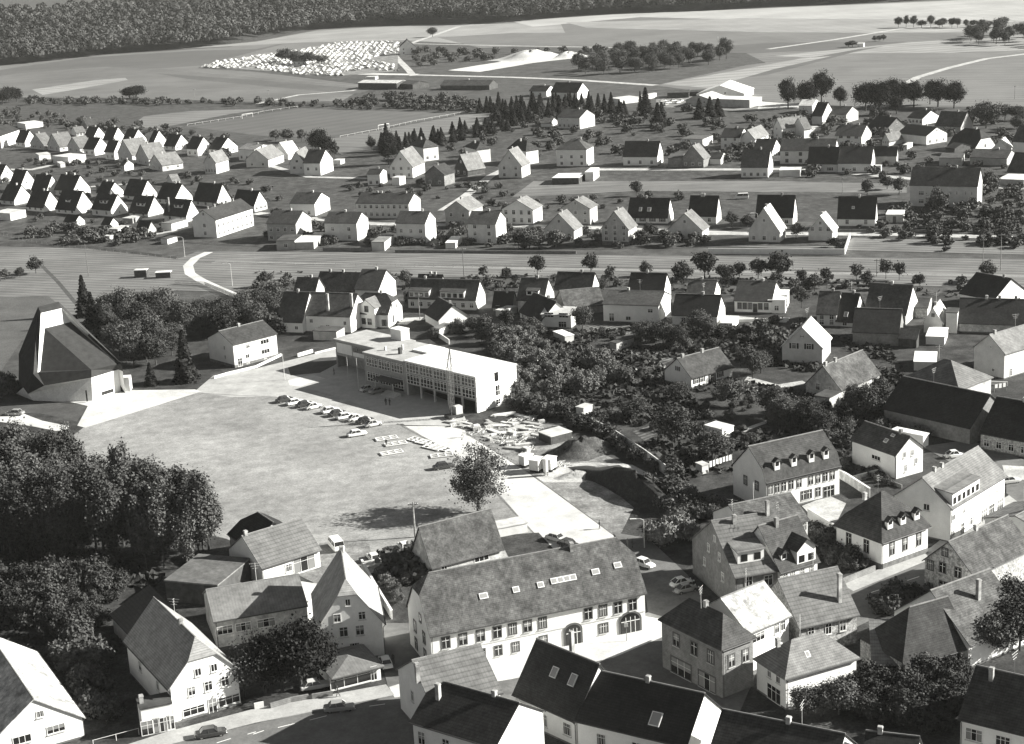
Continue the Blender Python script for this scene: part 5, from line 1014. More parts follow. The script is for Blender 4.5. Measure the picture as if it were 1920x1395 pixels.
# --- along the brook and behind the old village row
for pts in ([('G', 190, 860, 7), ('G', 590, 850, 7), ('G', 730, 930, 5.5), ('G', 1000, 870, 5), ('G', 1270, 930, 6.5), ('G', 1440, 885, 9), ('G', 1620, 950, 8), ('G', 1700, 880, 5), ('G', 1840, 890, 6.5), ('G', 1560, 880, 4.5), ('G', 680, 990, 4)], [('F', 1120, 940, 5), ('F', 1700, 900, 5), ('F', 1870, 900, 4.5), ('F', 220, 975, 5), ('F', 60, 950, 5)], [('H', 80, 900, 8), ('H', 250, 930, 4.5), ('H', 440, 960, 6), ('H', 660, 910, 5.5), ('H', 740, 930, 4), ('H', 880, 890, 6), ('H', 980, 900, 6), ('H', 1640, 900, 6), ('H', 1130, 960, 5), ('H', 350, 980, 5), ('H', 200, 1000, 5), ('H', 60, 1000, 6), ('H', 250, 1110, 7)]):
    for (t_, x_, y_, h_) in pts: trees('sparse' if random.random() < .35 else 'small', t_, [(x_, y_, h_)], 'slender tree between the village roofs and the meadow path', 'trees along the meadow path')
trees('bush', 'F', [(150, 1290, 5), (60, 1200, 6), (40, 1100, 7), (130, 1150, 6), (1500, 1290, 3.5), (1620, 1240, 3), (1160, 1070, 4), (1330, 1330, 3)], 'dark bush around the village farmhouses', 'bushes around the farmhouses')
scatter('bush', [('F', 0, 870), ('F', 1913, 900), ('H', 0, 900), ('H', 1913, 930), ('H', 1913, 990), ('G', 0, 960), ('F', 0, 960)], 50, 1.2, 2.6, 'low bush behind the village roofs', 'bushes behind the village roofs', mind=2.5)
scatter('bush', [('H', 100, 1200), ('H', 300, 1200), ('H', 350, 1260), ('L', 0, 350), ('K', 1700, 250)], 22, 1.5, 3.5, 'bush left of the bright roofed shuttered house', 'bushes left of the shuttered house', mind=1.8)
# --- settlement and middle row gardens
scatter('bush', [(0, 345), (60, 420), (330, 440), (420, 410), (560, 400), (480, 345), (330, 330), (200, 305), (60, 290)], 100, 1.2, 3.0, 'garden bush between the settlement houses', 'bushes between the settlement houses', mind=3)
scatter('bush', [('E', 200, 540), ('E', 640, 500), ('E', 1100, 560), ('E', 1180, 600), ('E', 1000, 640), ('E', 500, 640), ('E', 200, 590)], 44, 2.0, 4.0, 'dense hedge bush on the lower edge of the settlement', 'hedge bushes below the settlement', mind=2)
scatter('bush', [(480, 445), (560, 462), (1000, 466), (1330, 466), (1330, 440), (1000, 430), (560, 425)], 120, 1.2, 3.2, 'garden bush among the row houses above the meadow', 'bushes among the row houses', mind=2.4)
trees('small', 'G', [(50, 660, 6), (130, 665, 7, 8), (200, 660, 6), (330, 655, 6.5, 7), (960, 630, 5, 6), (1160, 640, 5, 7), (1640, 500, 5, 5), (1760, 510, 5, 5), (930, 270, 6, 5), (1020, 580, 5, 4)], 'round garden tree beside a row house', 'garden trees of the row houses')
trees('small', 'H', [(1270, 410, 9, 8), (740, 270, 6, 5), (210, 590, 5.5, 5), (500, 660, 4, 6), (980, 260, 6, 6), (1240, 620, 5, 4), (1760, 630, 6, 5), (1650, 240, 8, 8), (890, 220, 6, 6)], 'bushy tree in the gardens on the right', 'garden trees on the right')
scatter('bush', [(1590, 430), (1920, 420), (1920, 470), (1760, 475), (1640, 440)], 50, 1.5, 3.5, 'bush of the overgrown plots right of the garden wall', 'bushes of the overgrown plots', mind=2.4)
scatter('bush', [(1660, 395), (1920, 340), (1920, 430), (1700, 430)], 60, 1.5, 4, 'shrub below the big cream house', 'shrubs below the big cream house', mind=2.6)
scatter('bush', [(640, 345), (960, 345), (980, 372), (1330, 368), (1330, 392), (960, 400), (640, 385)], 60, 1.0, 3.0, 'bush on the plots between the two house rows', 'bushes between the two house rows', mind=3)
scatter('bush', [(1340, 230), (1900, 200), (1920, 340), (1500, 335), (1340, 300)], 150, 1.6, 4.5, 'garden bush between the houses upper right', 'bushes between the upper right houses', mind=3)
scatter('bush', [(960, 205), (1340, 205), (1340, 300), (1000, 300), (760, 290), (880, 240)], 130, 1.6, 4.5, 'shrub on the scrubby plots below the factory', 'shrubs below the factory', mind=3.2)
scatter('bush', [(0, 205), (330, 245), (440, 262), (440, 300), (250, 250), (0, 240)], 90, 1.5, 4.0, 'bush of the allotments behind the settlement', 'bushes of the allotments', mind=4)
# --- conifers and far trees
S_ = 'dark spruce of the group behind the sports field'; SG_ = 'spruces behind the sports field'
scatter('spruce', [(895, 207), (1010, 200), (1180, 205), (1180, 222), (1010, 225), (985, 240), (900, 226)], 60, 7, 10, S_, SG_, mind=3.4, w=5.5)
scatter('spruce', [(700, 275), (800, 262), (880, 243), (955, 232), (965, 245), (890, 258), (800, 280), (720, 292)], 42, 5, 8, 'spruce of the row below the sports field', 'spruces below the sports field', mind=3.0, w=5)
trees('dark', 'B', [(470, 1150, 12, 11), (520, 1160, 10, 9), (990, 1230, 14, 9), (1000, 1160, 11, 8)], 'dark big tree on the lawn between the white houses', 'big dark trees by the lawn')
trees('spruce', 'B', [(1130, 1220, 11, 6), (980, 1130, 14, 7), (1180, 1180, 9)], 'dark spruce left of the hipped house', 'spruces left of the hipped house')
trees('small', 'B', [(865, 1130, 7, 5), (590, 1190, 9, 5), (340, 1060, 7), (150, 1050, 6, 8), (240, 1060, 7, 8)], 'small tree at the edge of the sports field', 'small trees at the sports field')
trees('spruce', 'C', [(1090, 950, 12, 9), (1000, 860, 13, 10), (1480, 880, 10, 8), (1400, 890, 10, 8), (1540, 870, 9, 8), (1120, 930, 11, 8), (960, 830, 10), (820, 900, 9, 7)], 'dark spruce in front of the factory', 'spruces in front of the factory')
trees('dark', 'D', [(150, 810, 15, 12), (290, 800, 16, 13), (400, 770, 17, 14), (540, 790, 11, 9), (730, 830, 18, 15), (830, 860, 17, 14), (920, 800, 16, 12), (960, 850, 10, 9), (1090, 800, 15, 12), (1270, 800, 16, 14), (1390, 810, 15, 12), (1210, 780, 13, 10), (1000, 780, 13, 11)], 'huge dark round tree of the row behind the upper right houses', 'huge dark trees upper right')
trees('round', 'D', [(1630, 960, 15, 15), (1770, 900, 8, 9), (1860, 900, 8, 9), (1900, 960, 8, 9), (1860, 980, 7, 7)], 'broad grey green tree near the right photo edge', 'broad trees near the right edge')
trees('dark', 'A', [(20, 780, 10, 14), (70, 770, 11, 12), (125, 760, 10, 11)], 'dark tree group at the left end of the railway line', 'dark trees at the left end of the railway')
trees('dark', 'A', [(970, 735, 8.5, 14), (1020, 735, 9, 15)], 'dark round tree clump alone beside the railway', 'dark clump by the railway')
trees('round', 'B', [(1320, 275, 9, 11)], 'single tree far up on the stubble field', None)
scatter('bush', [(40, 187), (480, 193), (700, 196), (900, 203), (880, 212), (640, 204), (420, 200), (60, 198)], 90, 2, 4.5, 'bush of the hedge along the railway', 'hedge bushes along the railway', mind=4)
scatter('bush', [(640, 186), (900, 188), (900, 208), (640, 200)], 40, 3, 6, 'bush on the scrubland behind the sports field', 'scrub bushes behind the sports field', mind=4)
scatter('round', [(1052, 138), (1120, 118), (1180, 104), (1330, 100), (1382, 100), (1380, 106), (1340, 122), (1200, 138), (1100, 145), (1060, 144)], 62, 9, 13, 'round tree of the small wood beyond the village', 'trees of the small wood', mind=7)
scatter('bush', [(770, 95), (960, 100), (1180, 92), (1180, 100), (960, 110), (780, 125)], 40, 3, 6, 'bush on the slope behind the lonely gabled house', 'bushes on the far slope', mind=6)
trees('round', 'B', [(220, 470, 11, 16), (300, 480, 12, 16), (400, 490, 11, 15), (490, 480, 9, 14)], 'dark tree among the wrecked cars', 'trees in the wrecking yard')
scatter('round', [(1780, 78), (1840, 66), (1960, 60), (1960, 90), (1840, 85)], 22, 9, 14, 'tree of the far grove at the right edge', 'trees of the far right grove', mind=8)
trees('round', 'D', [(x_+random.uniform(-18, 18), 205+random.uniform(-3, 3), random.uniform(5, 9), random.uniform(5, 10)) for x_ in range(990, 1800, 55)], 'roadside tree in the far avenue', 'trees of the far avenue', hj=.2)
trees('small', 'D', [(800, 310, 5, 6), (830, 308, 5, 5), (860, 306, 5, 5), (630, 350, 5, 8), (600, 352, 4, 6)], 'small bush tree by the far hut', 'small trees by the far hut')
# --- forest on the hill: one mass
def forest():
    rs = np.random.RandomState(5); edge = [(-200, 150), (0, 123), (120, 112), (230, 100), (330, 92), (430, 84), (520, 66), (600, 54), (700, 48), (960, 42), (1100, 28), (1380, 16), (1500, 10), (1700, 2), (1840, -8), (2100, -16)]
    E = [gp(*p) for p in edge]; ex = np.array([e.x for e in E]); ey = np.array([e.y for e in E]); VV = []; n = 0
    xs = []; 
    def canopy(x, y, d):
        hgt_ = 13+5*rs.rand(); z0 = d*.055; R = 3.6+3.4*rs.rand()**1.5; k = 150
        dd = rs.normal(size=(k, 3)); dd /= np.linalg.norm(dd, axis=1)[:, None]; dd[:, 2] = np.abs(dd[:, 2])*1.1-.25
        P = dd*np.array([R, R, hgt_*.42])*(.8+.35*rs.rand(k))[:, None]+np.array([x, y, z0+hgt_*.55]); N = dd+rs.normal(size=(k, 3))*.45; N /= np.linalg.norm(N, axis=1)[:, None]
        VV.append(quads(P, N, 1.35, rs))
    row = 0; d = 0
    while d < 420:
        x = -1000+rs.rand()*8
        while x < 900:
            ye = np.interp(x, ex, ey) if ex[0] < x < ex[-1] else (ey[0] if x <= ex[0] else ey[-1])
            xx = x+rs.normal()*1.5; yy = ye+d+rs.normal()*2.5+ (8*math.sin(x*.05)+6*math.sin(x*.021) if d > 0 else 3*math.sin(x*.05))
            px, py = proj(xx, yy, 15+d*.055)
            if -60 < px < 1990 and py > -40: canopy(xx, yy, d)
            x += 8.2*(1+d*.0012)
        d += 7.5*(1+d*.003)
    V = np.concatenate(VV); me = np_mesh('forest', V, mat('forest leaves', .03, .12, .025, spec=.05, fine=.2)); o = obj('forest', me); tag(o, 'dark broadleaf forest covering the hill at the top of the picture', 'forest', kind='stuff')
    # the hill under it
    b = MB(); n = len(E); V = [(-1600, ey[0], -.3)]+[(e.x, e.y+2, -.3) for e in E]+[(1800, ey[-1], -.3)]; m_ = len(V)
    V += [(v[0], v[1]+500, 27) for v in V]; b.add(V, [(i, i+1, m_+i+1, m_+i) for i in range(m_-1)]); h = b.build('hill', [SOIL]); tag(h, kind='structure')
forest()
def merged():
    VV = []
    for (me, tm, H_, R_), x, y, h in MERGE:
        v = np.zeros(len(me.vertices)*3, np.float32); me.vertices.foreach_get('co', v); v = v.reshape(-1, 4, 3)[::4].reshape(-1, 3); s = h/H_; a = random.uniform(0, 6.28); c, q = math.cos(a), math.sin(a); v = (v.reshape(-1, 4, 3)+(v.reshape(-1, 4, 3)-v.reshape(-1, 4, 3).mean(1, keepdims=True))*.7).reshape(-1, 3)
        VV.append(np.stack([(v[:, 0]*c-v[:, 1]*q)*s*1.1+x, (v[:, 0]*q+v[:, 1]*c)*s*1.1+y, v[:, 2]*s], 1))
    o = obj('distant_bushes', np_mesh('distant_bushes', np.concatenate(VV), LEAF)); tag(o, 'countless garden and hedge bushes between the more distant houses', 'bushes', kind='stuff')
merged()
def clutter():
    rs = np.random.RandomState(9); VV = []
    for pts, n in (([('K', -200, 300), ('K', 1913, 250), ('L', 900, 200), ('L', 1300, 800), ('L', 500, 1050), ('K', 1300, 1390), ('K', 620, 980), ('K', 0, 900)], 16000), ([('M', -80, 0), ('M', 1350, -20), ('M', 900, 600), ('M', 800, 1250), ('M', 500, 900), ('M', -80, 600)], 8000), ([('Q', 640, 1000), ('Q', 1480, 740), ('Q', 1400, 1390), ('Q', 560, 1250)], 3500), ([('U', 270, 560), ('U', 500, 640), ('U', 820, 830), ('U', 380, 800)], 1500), ([(480, 510), (1900, 530), (1900, 560), (480, 545)], 5000)):
        P = [g('0', *p) if len(p) == 2 else g(*p) for p in pts]; P = [(q.x, q.y) for q in P]; xs = [p[0] for p in P]; ys = [p[1] for p in P]; c = 0; T = []
        while c < n:
            x = random.uniform(min(xs), max(xs)); y = random.uniform(min(ys), max(ys)); c += 1
            if math.sin(x*.13+2*math.sin(y*.07))*math.sin(y*.11+x*.05) < -.15 or not inside(P, x, y) or not free(x, y, .3): continue
            T.append((x, y, random.uniform(.1, .7)))
        T = np.array(T); N = rs.normal(size=T.shape)*.5+np.array([0, 0, .7]); N /= np.linalg.norm(N, axis=1)[:, None]; VV.append(quads(T, N, .9, rs))
    me = np_mesh('undergrowth', np.concatenate(VV), mat('undergrowth leaves', .02, .07, .4, spec=.05)); o = obj('undergrowth', me); tag(o, 'low weeds and garden growth between houses and trees', 'undergrowth', kind='stuff')
clutter()
# ================================================================ vehicles
TYRE = flat('tyre rubber', .02, .9); CHROME = flat('chrome', .6, .2, .5, .8); CG = flat('car glass', .03, .1, .8)
PAINT = {'w': flat('white car paint', .78, .25, .6), 'd': flat('dark car paint', .05, .2, .7), 'g': flat('grey car paint', .28, .3, .6), 'c': flat('cream car paint', .55, .25, .6)}
def loft(b, secs, m=0):
    n = len(secs[0]); k0 = len(b.V); b.V += [tuple(p) for s in secs for p in s]
    F = [(k0+i*n+j, k0+i*n+(j+1) % n, k0+(i+1)*n+(j+1) % n, k0+(i+1)*n+j) for i in range(len(secs)-1) for j in range(n)]
    F += [tuple(k0+j for j in range(n))[::-1], tuple(k0+(len(secs)-1)*n+j for j in range(n))]; b.F += F; b.M += [m]*len(F)
def car_body(kind):
    b = MB(); sec = lambda x, w, z0, z1: [(x, -w, z0+.12), (x, -w+.1, z0), (x, w-.1, z0), (x, w, z0+.12), (x, w, z1-.14), (x, w-.14, z1), (x, -w+.14, z1), (x, -w, z1-.14)]
    P = {'sedan': [(-2.1, .66, .42, .78), (-1.95, .78, .28, .86), (-1.0, .8, .22, .9), (.6, .8, .22, .9), (1.5, .78, .25, .84), (1.95, .74, .3, .76), (2.1, .62, .4, .68)],
         'beetle': [(-2.0, .4, .35, .5), (-1.8, .62, .25, .75), (-1.2, .74, .22, .98), (-.4, .76, .22, .98), (.7, .76, .22, .9), (1.4, .66, .25, .82), (1.85, .5, .3, .66), (2.0, .35, .36, .5)],
         'van': [(-2.1, .8, .3, 1.1), (-2.0, .86, .22, 1.15), (1.7, .86, .22, 1.15), (2.05, .82, .25, 1.05), (2.15, .75, .35, .9)]}[kind]
    loft(b, [sec(*p) for p in P])
    Cb = {'sedan': (-1.45, .95, -1.0, .45, .88, 1.38, .74, .58), 'beetle': (-1.55, .75, -.75, .35, .93, 1.46, .7, .52), 'van': (-2.02, 1.9, -1.9, 1.3, 1.13, 1.9, .84, .76)}[kind]
    xb, xf, tb, tf, z0, z1, w0, w1 = Cb
    roof = MB(); roof.box(tb-.03, tf+.03, -w1-.02, w1+.02, z1-.03, z1+.04)
    for (x0, x1, y0, y1) in ((xb, tb, -w0, -w1), (xf, tf, -w0, -w1), (xb, tb, w0, w1), (xf, tf, w0, w1), ((xb+xf)/2-.1, (tb+tf)/2-.1, -w0, -w1), ((xb+xf)/2-.1, (tb+tf)/2-.1, w0, w1)): roof.bar((x0, y0, z0), (x1, y1, z1), .045, n=4)
    b.add(roof.V, roof.F)
    gl = MB(); gl.add([(xb+.03, -w0+.02, z0), (xf-.03, -w0+.02, z0), (xf-.03, w0-.02, z0), (xb+.03, w0-.02, z0), (tb+.02, -w1+.01, z1), (tf-.02, -w1+.01, z1), (tf-.02, w1-.01, z1), (tb+.02, w1-.01, z1)], [(3, 2, 1, 0), (4, 5, 6, 7), (0, 1, 5, 4), (1, 2, 6, 5), (2, 3, 7, 6), (3, 0, 4, 7)])
    return b, gl
wh = MB(); wh.bar((0, -.09, 0), (0, .09, 0), .31, n=14); WHM = wh.me('wheel', [TYRE]); hb = MB(); hb.bar((0, -.1, 0), (0, .1, 0), .16, n=10); HUB = hb.me('hub_cap', [CHROME])
CARP = {}
def car(t, x, y, ang, col, label, kind='sedan', name='parked_car', cat='car', grp=None, pos=None, sc=1.0):
    k = (kind, col)
    p = g(t, x, y) if pos is None else pos
    if k not in CARP:
        r = empty(name, (0, 0, 0)); bm_, gl = car_body(kind); me = bm_.me('body', [PAINT[col]], smooth=False); obj('body', me, r); gl.build('windows', [CG], r)
        for sx_ in (-1.3, 1.28):
            for sy_ in (-.68, .68):
                w = obj('wheel', WHM, r, (sx_, sy_, .31)); obj('hub_cap', HUB, w)
        bb = MB(); bb.box(-2.16, -2.06, -.7, .7, .38, .5); bb.build('bumper', [CHROME], r); b2 = MB(); b2.box(2.06, 2.16, -.7, .7, .38, .5); b2.build('bumper', [CHROME], r)
        for sy_ in (-.52, .52): h_ = MB(); h_.bar((1.98, sy_, .64), (2.1, sy_, .64), .1, n=8); h_.build('headlight', [FRAME], r)
        CARP[k] = r; o = r
    else: o = copy_tree(CARP[k])
    o.name = name; o.location = (p.x, p.y, ZL[0]+.004); o.rotation_euler = (0, 0, math.radians(ang)); o.scale = (sc, sc, sc)
    for key in ('group',):
        if key in o: del o[key]
    return tag(o, label, cat, grp)
for a in (('J', 215, 812, 32, 'd', 'leftmost dark car of the first parked row on the lot', 'sedan'), ('J', 292, 832, 32, 'w', 'white car second in the first parked row on the lot', 'sedan'),
  ('J', 365, 848, 32, 'd', 'dark car third in the first parked row on the lot', 'sedan'), ('J', 432, 864, 30, 'w', 'white rounded car at the right end of the first parked row', 'beetle'),
  ('J', 555, 893, 32, 'w', 'white car at the left end of the second parked row', 'sedan'), ('J', 610, 915, 32, 'd', 'dark car second in the second parked row', 'sedan'),
  ('J', 668, 938, 30, 'w', 'large white car third in the second parked row', 'sedan'), ('J', 748, 952, 32, 'w', 'white rounded car fourth in the second parked row', 'beetle'),
  ('J', 818, 970, 30, 'd', 'dark car fifth in the second parked row', 'sedan'), ('J', 878, 996, 28, 'c', 'pale rounded car at the right end of the second parked row', 'beetle'),
  ('J', 755, 1068, 20, 'w', 'white car standing alone in front of the second parked row', 'sedan'), ('J', 1402, 1312, 18, 'd', 'dark car with pale roof beside the window frames', 'sedan'),
  ('J', 835, 732, 35, 'c', 'pale rounded car in the shade left of the school entrance', 'beetle'), ('J', 905, 745, 35, 'g', 'grey car in the shade beside the school steps', 'sedan'),
  ('S', 880, 1005, 112, 'w', 'white car parked left of the dark one above the garden', 'sedan'), ('S', 1000, 960, 112, 'd', 'dark car between two white cars above the garden', 'sedan'),
  ('S', 1110, 920, 112, 'w', 'white car beside the left gable of the stone barn', 'sedan'), ('T', 335, 1055, -42, 'c', 'pale car parked on the road edge above the inn', 'sedan'),
  ('T', 425, 1100, -42, 'd', 'dark car behind the inn ridge on the white road', 'sedan'), ('T', 985, 1245, -48, 'w', 'white car in the lane at the right end of the inn', 'sedan'),
  ('O', 1265, 215, 25, 'w', 'pale rounded car in the shade opposite the inn', 'beetle'), ('O', 1300, 262, 25, 'g', 'grey rounded car beside the pale one opposite the inn', 'beetle'),
  ('N', 622, 1148, 6, 'g', 'grey car driving along the lower street', 'sedan'), ('M', 1578, 1340, 14, 'd', 'dark car in front of the shop windows on the lower street', 'sedan'),
  ('N', 440, 985, 15, 'c', 'pale car under the round trees left of the kiosk', 'sedan'), ('N', 968, 812, 105, 'w', 'pale car in the shade right of the kiosk', 'sedan'),
  ('I', 115, 912, 170, 'g', 'grey car on the white drive before the church lawn', 'sedan'), ('L', 1392, 1030, 12, 'w', 'white rounded car in the yard behind the modern house', 'beetle'),
  ('L', 1800, 1222, 10, 'c', 'pale car at the right edge behind the large gabled house', 'sedan')):
    car(*a[:5], a[5], kind=a[6])
car('S', 600, 915, 112, 'w', 'white delivery van with open loading bed on the lot', kind='van', name='delivery_van', cat='van', sc=1.05)
car('G', 1720, 292, 175, 'w', 'white minibus standing behind the middle house row', kind='van', name='minibus', cat='van', sc=1.1)
for i, (x_, y_) in enumerate(((1130, 762), (1165, 775), (1205, 760), (1240, 772), (1150, 790), (1265, 760))): car('C', x_, y_, 20+i*9, 'wwcwgw'[i], 'small pale car in the factory yard', kind='sedan', grp='cars in the factory yard')
# --- wrecking yard
wb_ = MB(); s_ = lambda x, w, z: [(x, -w, .2), (x, w, .2), (x, w, z), (x, -w, z)]
loft(wb_, [s_(-2, .7, .7), s_(-1.2, .8, .9), s_(-.8, .65, 1.35), (s_(.5, .65, 1.35)), s_(1, .8, .9), s_(2, .7, .7)]); WR = [wb_.me('wreck', [mat('faded car paint %d' % i, v*.8, v, 2, vary=.3)]) for i, v in enumerate((.8, .7, .75, .3))]
def yard():
    Y1 = [(378, 127), (400, 117), (460, 108), (500, 103), (556, 96), (640, 80), (745, 79), (757, 92), (742, 102), (700, 108), (688, 114), (735, 120), (748, 133), (715, 134), (700, 127), (660, 136), (645, 143), (560, 140), (480, 130)]
    P = [gp(*p) for p in Y1]; P = [(q.x, q.y) for q in P]; xs = [p[0] for p in P]; ys = [p[1] for p in P]; pts = []
    y = min(ys)
    while y < max(ys):
        x = min(xs)
        while x < max(xs):
            a, c = x+random.uniform(-.8, .8), y+random.uniform(-1.2, 1.2)
            if inside(P, a, c) and free(a, c, 2) and random.random() < .72: pts.append((a, c))
            x += 4.6
        y += 6.5
    pts.sort(key=lambda q: q[1]); V = []; F = []
    for i, (x, y) in enumerate(pts):
        r = random.uniform(0, 6.28); m = random.choice(WR)
        if i < 290:
            o = obj('wrecked_car', m, None, (x, y, 0), (0, 0, r)); tag(o, 'wrecked car body lying in the nearer part of the wrecking yard', 'wrecked car', 'wrecked cars of the yard')
        else:
            c, s = math.cos(r), math.sin(r); k = len(V)
            for v in WR[0].vertices: V.append((x+v.co.x*c-v.co.y*s, y+v.co.x*s+v.co.y*c, v.co.z*1.1))
            F += [tuple(k+j for j in p.vertices) for p in WR[0].polygons]
    o = obj('far_wrecked_cars', mesh('far_wrecked_cars', V, F, [mat('faded car paint 9', .35, .85, .25)])); tag(o, 'mass of wrecked cars in the farther part of the yard', 'wrecked cars', kind='stuff')
yard()
# ================================================================ people
def person(t, x, y, ang, top, leg, label, stride=.0, arm=0.1):
    p = g(t, x, y); r = empty('person', (p.x, p.y, ZL[0]+.004), math.radians(ang)); tag(r, label, 'person')
    V = [(0, 0, .93), (0, 0, 1.15), (0, 0, 1.4), (0, 0, 1.5), (.01, 0, 1.58), (.02, 0, 1.68), (0, .09, .9), (stride*.5, .1, .5), (stride, .1, .08), (stride+.14, .1, .04), (0, -.09, .9), (-stride*.4, -.1, .5), (-stride, -.1, .08), (-stride+.14, -.1, .04),
         (0, .19, 1.38), (-arm*.6, .23, 1.1), (arm*.4, .24, .85), (arm*.6, .24, .76), (0, -.19, 1.38), (arm*.8, -.23, 1.1), (arm*2, -.24, .88), (arm*2.3, -.24, .8)]
    E = [(0, 1), (1, 2), (2, 3), (3, 4), (4, 5), (0, 6), (6, 7), (7, 8), (8, 9), (0, 10), (10, 11), (11, 12), (12, 13), (2, 14), (14, 15), (15, 16), (16, 17), (2, 18), (18, 19), (19, 20), (20, 21)]
    R = [.15, .14, .16, .06, .09, .1, .09, .065, .05, .045, .09, .065, .05, .045, .06, .045, .035, .035, .06, .045, .035, .035]
    me = bpy.data.meshes.new('body'); me.from_pydata(V, E, []); o = obj('body', me, r); me.materials.append(flat(top, {'dark clothes': .04, 'pale clothes': .5, 'grey clothes': .2}[top])); 
    m = o.modifiers.new('skin', 'SKIN'); sv = me.skin_vertices[0].data
    for i, q in enumerate(R): sv[i].radius = (q*.8, q)
    sv[0].use_root = True; o.modifiers.new('sub', 'SUBSURF').levels = 1
    h = MB(); h.bar((.01, 0, 1.66), (0, 0, 1.79), .085, .05, 8); h.build('hair', [DFRAME], r)
    return r
for a in (('J', 585, 612, 200, 'dark clothes', 0, 'person in dark clothes walking alone on the shaded forecourt', .2), ('J', 972, 838, 250, 'dark clothes', 0, 'left one of two people standing before the school steps', 0), ('J', 1000, 842, 60, 'dark clothes', 0, 'right one of two people standing before the school steps', 0),
  ('S', 975, 152, 90, 'dark clothes', 0, 'person bending among the white window frames', .1), ('T', 655, 968, 180, 'dark clothes', 0, 'person on the kerb throwing a long shadow across the white road', .1), ('T', 865, 1110, 200, 'grey clothes', 0, 'person in grey clothes at the corner above the inn', .2),
  ('T', 900, 1115, 20, 'dark clothes', 0, 'person in dark clothes at the corner above the inn', .15), ('N', 615, 1050, 175, 'dark clothes', 0, 'pedestrian striding on the pavement before the kiosk', .3), ('N', 1028, 800, 90, 'dark clothes', 0, 'person in the shaded passage left of the inn', .1), ('J', 1552, 1080, 180, 'pale clothes', 0, 'person on the kerb beside the heaped building material', .1)):
    person(*a)
# ================================================================ poles, lamps, walls, fences
def pole(t, x, yb, ytop, label, kind='pole', m=None, r=.13, arm=-1):
    p = g(t, x, yb); h = hgt(pix(t, x, ytop), pix(t, x, yb)); h = min(max(h, 3), 16)
    n = {'lamp': 'street_lamp', 'pole': 'telegraph_pole', 'flag': 'flagpole', 'sign': 'sign_post'}[kind]; e = empty(n, (p.x, p.y, 0)); tag(e, label, n.replace('_', ' '))
    b = MB(); b.bar((0, 0, 0), (0, 0, h), r, r*.6, 8); b.build('post', [m or (PALEM if kind in ('lamp', 'flag') else WOOD)], e)
    if kind == 'lamp':
        a = MB(); a.bar((0, 0, h-.05), (arm*.6, 0, h+.25), .05); a.bar((arm*.6, 0, h+.25), (arm*1.3, 0, h+.25), .045); a.build('arm', [PALEM], e); l = MB(); l.box(*sorted((arm*1.2, arm*2.3)), -.12, .12, h+.17, h+.32); l.build('lamp_head', [FRAME], e)
    if kind == 'pole':
        c = MB(); c.box(-.9, .9, -.06, .06, h-.6, h-.45); c.build('crossarm', [WOOD], e)
        i = MB(); [i.bar((q, 0, h-.45), (q, 0, h-.25), .05) for q in (-.8, -.4, .4, .8)]; i.build('insulators', [FRAME], e)
    if kind == 'sign': s = MB(); s.box(-.3, .3, -.03, .03, h-.6, h); s.build('sign_board', [FRAME], e)
for a in (('S', 1190, 830, 560, 'tall twin wooden pole behind the stone barn', 'pole', None, .2), ('F', 1557, 905, 655, 'tall dark pole rising over the meadow path', 'pole', None, .16), ('E', 662, 872, 600, 'wooden pole on the meadow behind the church', 'pole'), ('H', 812, 872, 738, 'short pole with crossarm at the meadow path', 'pole'),
  ('H', 1605, 822, 585, 'left one of two thin poles on the right meadow', 'pole'), ('H', 1737, 828, 548, 'right one of two thin poles on the right meadow', 'pole'), ('H', 556, 272, 130, 'thin pole behind the broad dark roofed white house', 'pole'), ('A', 1457, 748, 662, 'pole beside the railway in the upper left', 'pole'), ('B', 100, 765, 668, 'pole by the railway crossing', 'pole'),
  ('F', 1225, 1195, 1000, 'wooden pole in front of the dormer house', 'pole'), ('T', 152, 400, 270, 'thin bare mast on the building site', 'pole', None, .06), ('F', 600, 1200, 1060, 'pole beside the lawn of the white corner house', 'pole')):
    pole(*a)
for a in (('E', 1382, 728, 578, 'street lamp at the bend of the footpath', 'lamp'), ('E', 1737, 942, 775, 'street lamp on the meadow beside the footpath', 'lamp'), ('J', 215, 650, 452, 'curved street lamp at the forecourt corner', 'lamp'), ('T', 990, 1110, 895, 'curved street lamp above the street corner', 'lamp'), ('G', 1835, 500, 400, 'street lamp between the dark roofed houses', 'lamp')):
    pole(*a, m=PALEM, r=.09)
pole('J', 692, 658, 475, 'left flagpole on the forecourt', 'flag', r=.07); pole('J', 767, 722, 482, 'right flagpole on the forecourt', 'flag', r=.07)
pole('O', 857, 632, 545, 'road sign on the pavement before the inn', 'sign', r=.05); pole('D', 1842, 742, 640, 'white post on the far field at the right', 'sign', r=.12); pole('C', 1540, 345, 272, 'white mast above the small wood', 'flag', r=.15)
def wall(t, pts, h, label, m='c', w=.25, name='garden_wall', cat='wall', cap=None):
    P = [g(t, *p) if len(p) == 2 else g(*p) for p in pts]; e = empty(name, (P[0].x, P[0].y, 0)); tag(e, label, cat); b = MB(); c = MB(); o = Vector((P[0].x, P[0].y))
    for p, q in zip(P, P[1:]):
        d = (q-p).normalized(); n = Vector((-d.y, d.x)); p, q = p-o, q-o
        for bb, w_, z0, z1 in ((b, w/2, 0, h),)+(((c, w/2+.06, h, h+.1),) if cap else ()):
            V = [p-n*w_, q-n*w_, q+n*w_, p+n*w_]; bb.add([(v.x, v.y, z0) for v in V]+[(v.x, v.y, z1) for v in V], [(3, 2, 1, 0), (4, 5, 6, 7), (0, 1, 5, 4), (1, 2, 6, 5), (2, 3, 7, 6), (3, 0, 4, 7)])
    b.build('wall', [WALL.get(m, WOOD)], e)
    if cap: c.build('coping', [FRAME if cap == 'w' else CONC], e)
